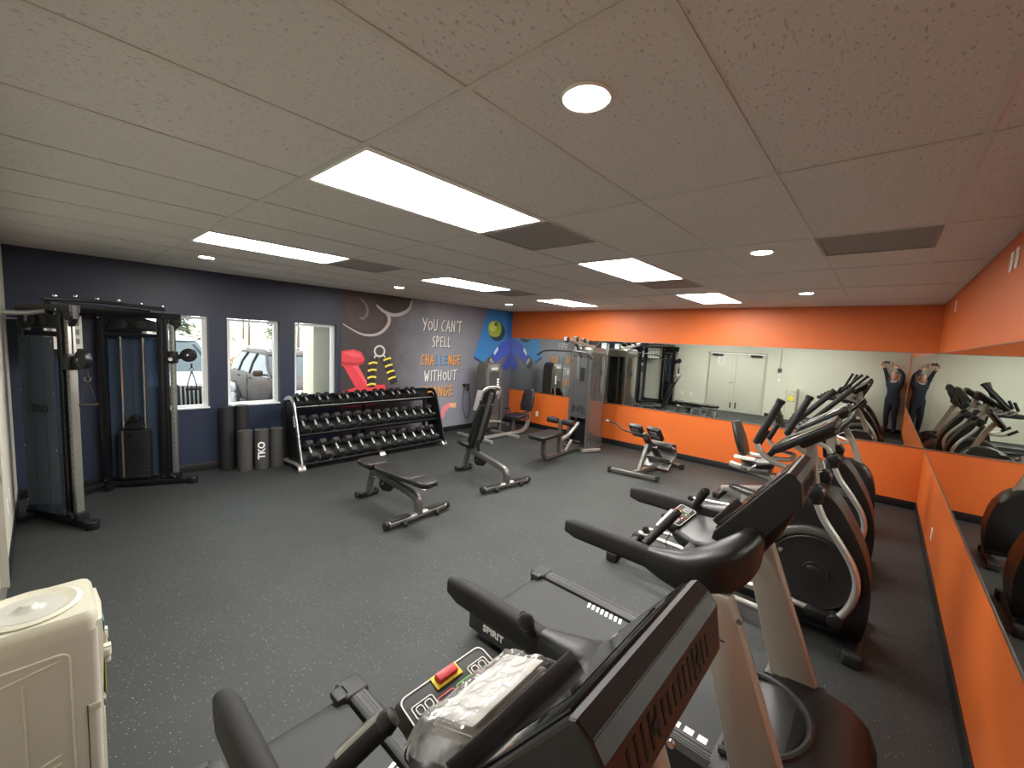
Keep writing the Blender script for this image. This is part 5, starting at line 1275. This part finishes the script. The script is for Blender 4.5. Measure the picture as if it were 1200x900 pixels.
TYRE = mat('tyre', (40, 40, 41), .85); ALLOY = mat('alloy', (178, 180, 182), .3, .9); CGLASS = mat('car_glass', (58, 72, 78), .1, .0, coat=.2); CTRIM = mat('car_trim', (34, 34, 36), .6)
def car(loc, rz, label, paint, slats, k_=1.0):
    t = thing('car', label, 'car', loc, rz); t.scale = (1, 1, k_); gz_ = .80 if slats else .70; hz_ = .90 if slats else .80
    # local: front at -x
    st = [(-2.34, .62, .38, .60), (-2.30, .80, .30, .80), (-2.15, .91, .25, .93), (-1.7, .95, .24, 1.0), (-1.0, .96, .24, 1.06), (-.2, .965, .24, 1.07), (.8, .965, .24, 1.09), (1.7, .96, .25, 1.11), (2.1, .93, .28, 1.08), (2.27, .88, .33, .98), (2.32, .74, .42, .82)]
    rg = []
    for x, w, zb, zt in st:
        pr = [(-w*.86, zb), (w*.86, zb), (w*.97, zb+.10), (w, (zb+zt)*.5), (w*.985, zt-.14), (w*.93, zt-.03), (w*.80, zt), (-w*.80, zt), (-w*.93, zt-.03), (-w*.985, zt-.14), (-w, (zb+zt)*.5), (-w*.97, zb+.10)]
        rg.append([(x, a_, b_) for a_, b_ in pr])
    obj('body', MB().rings(rg), paint, t, 55)
    def ring(z, x0, x1, w): return [(x0, -w*.8, z), (x0+.12, -w, z), (x1-.12, -w, z), (x1, -w*.75, z), (x1, w*.75, z), (x1-.12, w, z), (x0+.12, w, z), (x0, w*.8, z)]
    obj('glass_cabin', MB().rings([ring(1.03, -1.05, 2.14, .90), ring(1.30, -.62, 2.0, .82), ring(1.54, -.22, 1.82, .70)]), CGLASS, t, 30)
    obj('roof', MB().rings([ring(1.535, -.26, 1.86, .715), ring(1.585, -.14, 1.82, .70), ring(1.62, .05, 1.65, .60)]), paint, t, 50)
    for s in (-1, 1):
        for pts in ([(-1.05, .86, 1.04), (-.60, .81, 1.31), (-.22, .70, 1.55)], [(.42, .905, 1.04), (.42, .825, 1.31), (.42, .71, 1.55)], [(1.30, .905, 1.04), (1.24, .825, 1.31), (1.15, .71, 1.55)], [(2.10, .80, 1.04), (1.98, .76, 1.31), (1.80, .64, 1.55)]):
            obj('pillar', MB().rtube([(x, s*y, z) for x, y, z in pts], .035, .016, up=(0, s, 0)), paint if pts[0][0] < -1 or pts[0][0] > 2 else CTRIM, t)
        mr = obj('wing_mirror', MB().box((-.72, s*1.06, 1.13), (.14, .20, .14), bev=.04, seg=3), paint, t)
        obj('mirror_arm', MB().box((-.72, s*.95, 1.09), (.06, .12, .04)), CTRIM, mr)
        obj('sill', MB().bb(-1.0, 1.0, s*.90, s*.975, .22, .34, bev=.02), CTRIM, t)
        obj('headlight', MB().box((-2.17, s*.74, hz_), (.22, .30, .14), rot=(0, 8, s*28), bev=.04, seg=3), mat('headlight', (214, 220, 224), .08, .3), t)
        obj('tail_light', MB().box((2.17, s*.80, .92), (.20, .22, .20), rot=(0, 0, -s*25), bev=.04, seg=3), mat('tail_red', (150, 30, 32), .2), t)
        obj('door_line', MB().bb(.42, .425, s*.955, s*.969, .36, 1.03), CTRIM, t)
        for x in (.25, 1.15): obj('door_handle', MB().bb(x-.1, x+.08, s*.955, s*.985, .93, .96, bev=.008), paint, t)
        obj('roof_rail', MB().tube([(-.1, s*.60, 1.60), (.1, s*.60, 1.66), (1.5, s*.60, 1.66), (1.7, s*.58, 1.60)], .015, 8, .05), ALLOY, t)
        for x in (-1.42, 1.42):
            wl = thing_part('wheel', t)
            obj('wheel_arch', MB().torus((x, s*.935, .36), .385, .04, 'y', 20, 6, -5, 185), CTRIM, wl)
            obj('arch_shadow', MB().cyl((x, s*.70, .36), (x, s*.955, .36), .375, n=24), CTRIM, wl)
            obj('tyre', MB().lathe([(.20, -.11), (.33, -.11), (.345, -.09), (.345, .09), (.33, .11), (.20, .11), (.20, -.11)], c=(x, s*.88, .345), axis='y', n=28), TYRE, wl)
            for k in range(5):
                a_ = R(72*k+15); obj('spoke', MB().rtube([(x, s*.975, .345), (x+.215*math.cos(a_), s*.965, .345+.215*math.sin(a_))], .022, .01, up=(0, 1, 0)), ALLOY, wl)
            obj('rim', MB().torus((x, s*.97, .345), .225, .018, 'y', 24, 8).cyl((x, s*.95, .345), (x, s*.985, .345), .045), ALLOY, wl)
    gr = obj('grille', MB().box((-2.335 if not slats else -2.32, 0, gz_), (.06, 1.06, .34), bev=.02), CTRIM, t)
    if slats:
        for s in (-1, 1):
            for k in range(8): obj('grille_slat', MB().box((-2.36, s*(.06+.058*k), gz_), (.03, .022, .30), rot=(0, 8, 0), bev=.006), SILVER, gr)
            obj('grille_frame', MB().tube([(-2.358, s*.03, gz_-.16), (-2.358, s*.52, gz_-.14), (-2.358, s*.54, gz_+.14), (-2.358, s*.03, gz_+.16)], .014, 8, .04, closed=False), CHROME, gr)
    obj('front_plate', MB().box((-2.36, 0, .45), (.02, .32, .12)), WPRINT, t)
    obj('bumper_intake', MB().box((-2.31, 0, .36), (.08, 1.2, .12), bev=.03), CTRIM, t)
    obj('rear_plate', MB().box((2.325, 0, .72), (.02, .32, .14)), WPRINT, t)
    obj('rear_bumper', MB().bb(2.18, 2.36, -.80, .80, .34, .56, bev=.05), CTRIM, t)
car((1.46, 8.75+2.34, GZ), 90, 'white car with chrome slatted grille parked outside the first window', mat('pearl_white_paint', (172, 175, 180), .3, .1, coat=.3), True, 1.2)
car((4.40, 9.3+2.34, GZ), 90, 'brown grey car parked outside the second window', mat('brown_grey_paint', (72, 58, 54), .45, .0, spec=.25), False)

BARK = mat('bark', (112, 98, 88), .9); 
def bare_tree(x, y, z, h, label, seed):
    rn = random.Random(seed); t = thing('bare_tree', label, 'tree', (x, y, z), 0, 'bare trees beyond the parking lot'); mb = MB(); tw = MB()
    mb.sweep([(0, 0, 0), (.03*h*.1, 0, h*.3), (0, .02, h*.62)], circ(1, 8), scale=[h*.018, h*.014, h*.008])
    def br(p, d, L, r, dep):
        q = p+d*L*.5+Vector((rn.uniform(-1, 1), rn.uniform(-1, 1), 0))*L*.06; e = p+d*L
        tw.sweep([p, q, e], circ(1, 5), scale=[r, r*.75, r*.35], cap=False)
        if dep > 0:
            for k in range(3):
                dd = (d+Vector((rn.uniform(-.8, .8), rn.uniform(-.8, .8), rn.uniform(-.1, .7)))).normalized(); br(p+(e-p)*rn.uniform(.45, 1), dd, L*rn.uniform(.5, .72), r*.55, dep-1)
    for k in range(9):
        a_ = 2.4*k; br(Vector((0, 0, h*(.28+.04*k))), Vector((math.cos(a_), math.sin(a_), .9)).normalized(), h*.34*(1-.04*k), h*.008, 3)
    obj('trunk', mb, BARK, t); o = obj('branches', tw, BARK, t); o['kind'] = 'stuff'
def evergreen(x, y, z, h, label, seed, col):
    rn = random.Random(seed); t = thing('evergreen_tree', label, 'tree', (x, y, z), 0, 'evergreen trees beyond the parking lot'); mb = MB()
    for k in range(900):
        u = rn.random()**.8; a_ = rn.uniform(0, 6.28); rr = (1-u)*h*.30*rn.uniform(.55, 1.05)+.05; p = Vector((rr*math.cos(a_), rr*math.sin(a_), h*.08+u*h*.90-rr*.15)); s_ = h*.05*rn.uniform(.6, 1.3)
        d = Vector((math.cos(a_), math.sin(a_), -.25)).normalized(); sd = Vector((-math.sin(a_), math.cos(a_), rn.uniform(-.5, .5))).normalized()
        mb.bm.faces.new([mb._v(p-sd*s_*.5), mb._v(p+d*s_*1.4), mb._v(p+sd*s_*.5), mb._v(p-d*s_*.6+Vector((0, 0, s_*.4)))])
    o = obj('foliage', mb, col, t); o['kind'] = 'stuff'
    obj('trunk', MB().cyl((0, 0, 0), (0, 0, h*.9), h*.025, h*.004, n=8), BARK, t)
EV = mat('evergreen', (96, 106, 92), .9, var=.25, scale=3); EV2 = mat('pale_evergreen', (122, 126, 106), .9, var=.2, scale=3)
def gz(y): return GZ+(0 if y < 26 else (.06+(y-26)*.0457 if y < 40 else .7+(y-40)*.048))
for k, (x, y, h, lb) in enumerate([(14.0, 50, 5.0, 'small bare tree on the pale lawn, in the second window'), (14.0, 36, 6.5, 'bare tree on the lawn seen in the third window'), (12.2, 42, 5.5, 'bare tree farther up the lawn, right in the second window'), (4.2, 34, 5.2, 'bare tree behind the white car in the first window')]):
    bare_tree(x, y, gz(y), h, lb, 20+k)
for k, (x, y, h, lb, c_) in enumerate([(6.2, 38, 4.6, 'bushy evergreen behind the white car, in the first window', EV), (3.4, 40, 5.2, 'tall evergreen at the left of the first window', EV2), (10.6, 46, 4.6, 'pale evergreen at the left edge of the second window', EV2), (18, 52, 5.0, 'distant evergreen on the lawn rise at right', EV), (10.5, 60, 5.0, 'most distant evergreen up the lawn rise', EV)]):
    evergreen(x, y, gz(y)-.05, h, lb, 40+k, c_)
def shrub(x, y, r_, label, seed):
    rn = random.Random(seed); mb = MB()
    for k in range(350):
        a_ = rn.uniform(0, 6.28); u = rn.uniform(0, 1); p = Vector((math.cos(a_)*r_*u**.5, math.sin(a_)*r_*u**.5, rn.uniform(0, r_*.9*(1-u*.5)))); s_ = r_*.16
        mb.bm.faces.new([mb._v(p+Vector((rn.uniform(-1, 1), rn.uniform(-1, 1), rn.uniform(-1, 1)))*s_) for _ in range(3)])
    t = thing('shrub', label, 'shrub', (x, y, gz(y)), 0, 'dry shrubs at the lot edge'); o = obj('foliage', mb, mat('dry_shrub', (168, 140, 124), .95, var=.2, scale=4), t); o['kind'] = 'stuff'
    obj('stems', MB().cyl((0, 0, 0), (.02, 0, r_*.7), r_*.04, r_*.02, n=6), BARK, t)
shrub(6.9, 24.8, .9, 'reddish dry shrub at the lot edge, left in the second window', 1)
shrub(8.9, 25.6, .8, 'reddish dry shrub at the lot edge, middle of the second window', 2)
t = thing('lamp_post', 'thin grey lamp post on the far side of the parking lot', 'lamp post', (9.25, 27.5, gz(27.5)))
obj('post', MB().cyl((0, 0, 0), (0, 0, 6.5), .07, .05, n=10), GUNM, t)
obj('lamp_head', MB().box((-.3, 0, 6.5), (.7, .25, .1), bev=.03), GUNM, t)

# ================================================================== PHOTOGRAPHER (seen in the mirrors)
SKIN = mat('skin', (206, 160, 136), .5); TOP = mat('navy_top', (27, 32, 49), .85, var=.08, scale=8, bump=.3, bscale=40); JEAN = mat('denim', (36, 41, 56), .85, var=.12, scale=14, bump=.3, bscale=200)
SHOE = mat('dark_shoe', (38, 36, 38), .6); HAIR = mat('grey_hair', (150, 146, 140), .75, var=.2, scale=60); WTRIM = mat('white_trim', (220, 220, 220), .7)
pc = Vector((-.065, -.245, 0)); F_ = Vector((.80, .60, 0)).normalized(); Rt = Vector((F_.y, -F_.x, 0))
def pp(r, f, z): return pc + Rt*r + F_*f + Vector((0, 0, z))
hLp = Vector((0, 0, 1.915))-F_*.065-Rt*.126; hRp = Vector((0, 0, 1.915))-F_*.065+Rt*.126
joints = {}; V = []; E_ = []; RA = []
def J(n, p, r, par=None):
    V.append(Vector(p)-pc); RA.append(r); joints[n] = len(V)-1
    if par: E_.append((joints[par], joints[n]))
J('pelvis', pp(0, 0, .93), (.155, .115)); J('waist', pp(0, .005, 1.08), (.145, .11), 'pelvis'); J('chest', pp(0, .01, 1.28), (.165, .12), 'waist'); J('upper', pp(0, 0, 1.40), (.13, .10), 'chest')
J('neck', pp(0, .005, 1.49), (.058, .058), 'upper'); J('skull', pp(0, .02, 1.57), (.06, .065), 'neck')
for s, n, hp in ((-1, 'l', hLp), (1, 'r', hRp)):
    J('sh'+n, pp(s*.17, -.005, 1.42), (.066, .066), 'upper')
    el = pp(s*.235, .075, 1.66) if s > 0 else pp(s*.20, .075, 1.67)
    J('el'+n, el, (.046, .046), 'sh'+n); J('fa'+n, el.lerp(hp, .5)+Vector((0, 0, .01)), (.040, .040), 'el'+n); J('wr'+n, el.lerp(hp, .82), (.028, .024), 'fa'+n)
    J('hip'+n, pp(s*.09, 0, .86), (.098, .10), 'pelvis'); J('kn'+n, pp(s*.10, .02, .49), (.064, .066), 'hip'+n); J('ca'+n, pp(s*.105, -.005, .33), (.058, .062), 'kn'+n); J('an'+n, pp(s*.11, -.02, .10), (.042, .045), 'ca'+n)
    J('to'+n, pp(s*.13, .10, .045), (.045, .036), 'an'+n)
me = bpy.data.meshes.new('person_body'); me.from_pydata(V, E_, []); me.update()
po = bpy.data.objects.new('tmp_person', me); COL.objects.link(po)
sk = po.modifiers.new('skin', 'SKIN'); sk.use_smooth_shade = True
for i, r_ in enumerate(RA): me.skin_vertices[0].data[i].radius = r_
me.skin_vertices[0].data[0].use_root = True
sd = po.modifiers.new('sub', 'SUBSURF'); sd.levels = 2; sd.render_levels = 2
dg = bpy.context.evaluated_depsgraph_get(); dg.update()
body = bpy.data.meshes.new_from_object(po.evaluated_get(dg)); bpy.data.objects.remove(po)
pb_ = MB(); pb_.bm.from_mesh(body)
# hands: palm and five curled fingers each, joined to the same mesh
def hand(hp, el, s):
    d = Vector((0, 0, 1))-Rt*s*.15-F_*.1; d.normalize(); inward = -Rt*s
    upv = Vector((0, 0, 1)); q = hp-pc
    pb_.sweep([q-d*.06, q-d*.02, q+d*.025, q+d*.04], circ(1, 10), scale=[(.022, .020), (.034, .018), (.036, .016), (.026, .012)], up=tuple(inward))
    side = d.cross(inward).normalized()
    for k, L in enumerate((.060, .070, .066, .052)):
        b0 = q+d*.025+side*(.024-.016*k); m1 = b0+d*L*.5+inward*.006; m2 = m1+d*L*.15+inward*L*.40; tip = m2-d*L*.12+inward*L*.25
        pb_.sweep(smooth_path([b0, m1, m2, tip], 3), circ(.0078, 8))
    b0 = q-d*.01+side*.03; pb_.sweep(smooth_path([b0, b0+side*.022+inward*.012+d*.012, b0+side*.026+inward*.035+d*.03], 3), circ(.009, 8))
hand(hLp, pp(-.20, .075, 1.67), -1); hand(hRp, pp(.235, .075, 1.66), 1)
# head with face
def head():
    c = pp(0, .035, 1.60)-pc; rg = []; n = 20
    prof = [(-.115, .035, .055, .02), (-.10, .050, .072, .012), (-.075, .062, .084, .006), (-.04, .070, .092, .002), (0, .075, .096, 0), (.04, .077, .098, -.002), (.075, .070, .090, -.004), (.10, .052, .066, -.006), (.116, .022, .03, -.008)]
    for z, w, dpt, fo in prof:
        ring = []
        for k in range(n):
            a_ = 2*math.pi*k/n; x = w*math.cos(a_); y = dpt*math.sin(a_)+fo; fr = max(0, math.sin(a_))**6
            if abs(z+.04) < .01: y += .022*fr if abs(x) < .03 else 0
            if abs(z) < .005: y += -.006*fr
            ring.append(c+Rt*x+F_*y+Vector((0, 0, z)))
        rg.append(ring)
    pb_.rings(rg)
    pb_.sweep([c+F_*.088+Vector((0, 0, .01)), c+F_*.108+Vector((0, 0, -.025)), c+F_*.092+Vector((0, 0, -.036))], circ(1, 8), scale=[.008, .015, .010])
    for s in (-1, 1): pb_.sph(c+Rt*s*.078+F_*-.005, (.012, .02, .032), 10, 8)
    return c
hc = head()
me = pb_.mesh('person_body', None, 80)
for m_ in (TOP, JEAN, SKIN, SHOE): me.materials.append(m_)
for p in me.polygons:
    c = p.center
    if c.z < .10: i = 3
    elif c.z < .93: i = 1
    elif 1.47 < c.z < 1.76 and Vector((c.x-hc.x, c.y-hc.y, 0)).length < .135: i = 2
    elif c.z > 1.80: i = 2
    else: i = 0
    p.material_index = i
per = tag(obj('person', me, None), 'person in navy top and jeans holding a phone overhead, seen in mirrors', 'person'); per.location = pc
hr = MB(); rg = []
for z, w, dpt in ((-.03, .079, .07), (.02, .0815, .088), (.06, .080, .098), (.095, .066, .082), (.122, .034, .042)): rg.append([hc+Rt*(w*math.cos(a_))+F_*(dpt*math.sin(a_)-.018+(.012 if z > .05 else -.012))+Vector((0, 0, z)) for a_ in [2*math.pi*k/18 for k in range(18)]])
obj('hair', hr.rings(rg), HAIR, per)
for s in (-1, 1):
    ey = obj('eye', MB().sph(hc+Rt*s*.031+F_*.089+Vector((0, 0, .012)), (.011, .011, .008), 10, 8), WTRIM, per)
    obj('iris', MB().sph(hc+Rt*s*.031+F_*.0985+Vector((0, 0, .012)), .004, 8, 6), CTRIM, ey)
    obj('eyebrow', MB().tube([hc+Rt*s*.015+F_*.096+Vector((0, 0, .03)), hc+Rt*s*.045+F_*.086+Vector((0, 0, .03))], .004, 6), HAIR, per)
obj('mouth', MB().tube([hc+Rt*-.022+F_*.088+Vector((0, 0, -.066)), hc+F_*.096+Vector((0, 0, -.068)), hc+Rt*.022+F_*.088+Vector((0, 0, -.066))], .005, 6, .01), mat('lip', (170, 104, 96), .5), per)
obj('collar', MB().sweep([Vector((0, 0, 1.462))+Rt*(.085*math.cos(R(a_)))+F_*(.08*math.sin(R(a_))+.01)+Vector((0, 0, -.03*max(0, math.sin(R(a_))))) for a_ in range(0, 360, 15)], circ(.012, 8), up=(0, 0, 1), closed=True), WTRIM, per)
phn = thing('phone', 'black phone held overhead by the person in the mirrors', 'phone', Vector((0, 0, 1.960))-F_*.050)
phn.rotation_euler = (0, 0, math.atan2(F_.y, F_.x))
obj('phone_body', MB().box((0, 0, 0), (.008, .15, .072), bev=.003), BLK, phn)
obj('camera_bump', MB().box((.005, .05, .012), (.003, .03, .03), bev=.001), GLOSS, phn)
obj('phone_screen', MB().box((-.0043, 0, 0), (.0008, .14, .064)), GLOSS, phn)
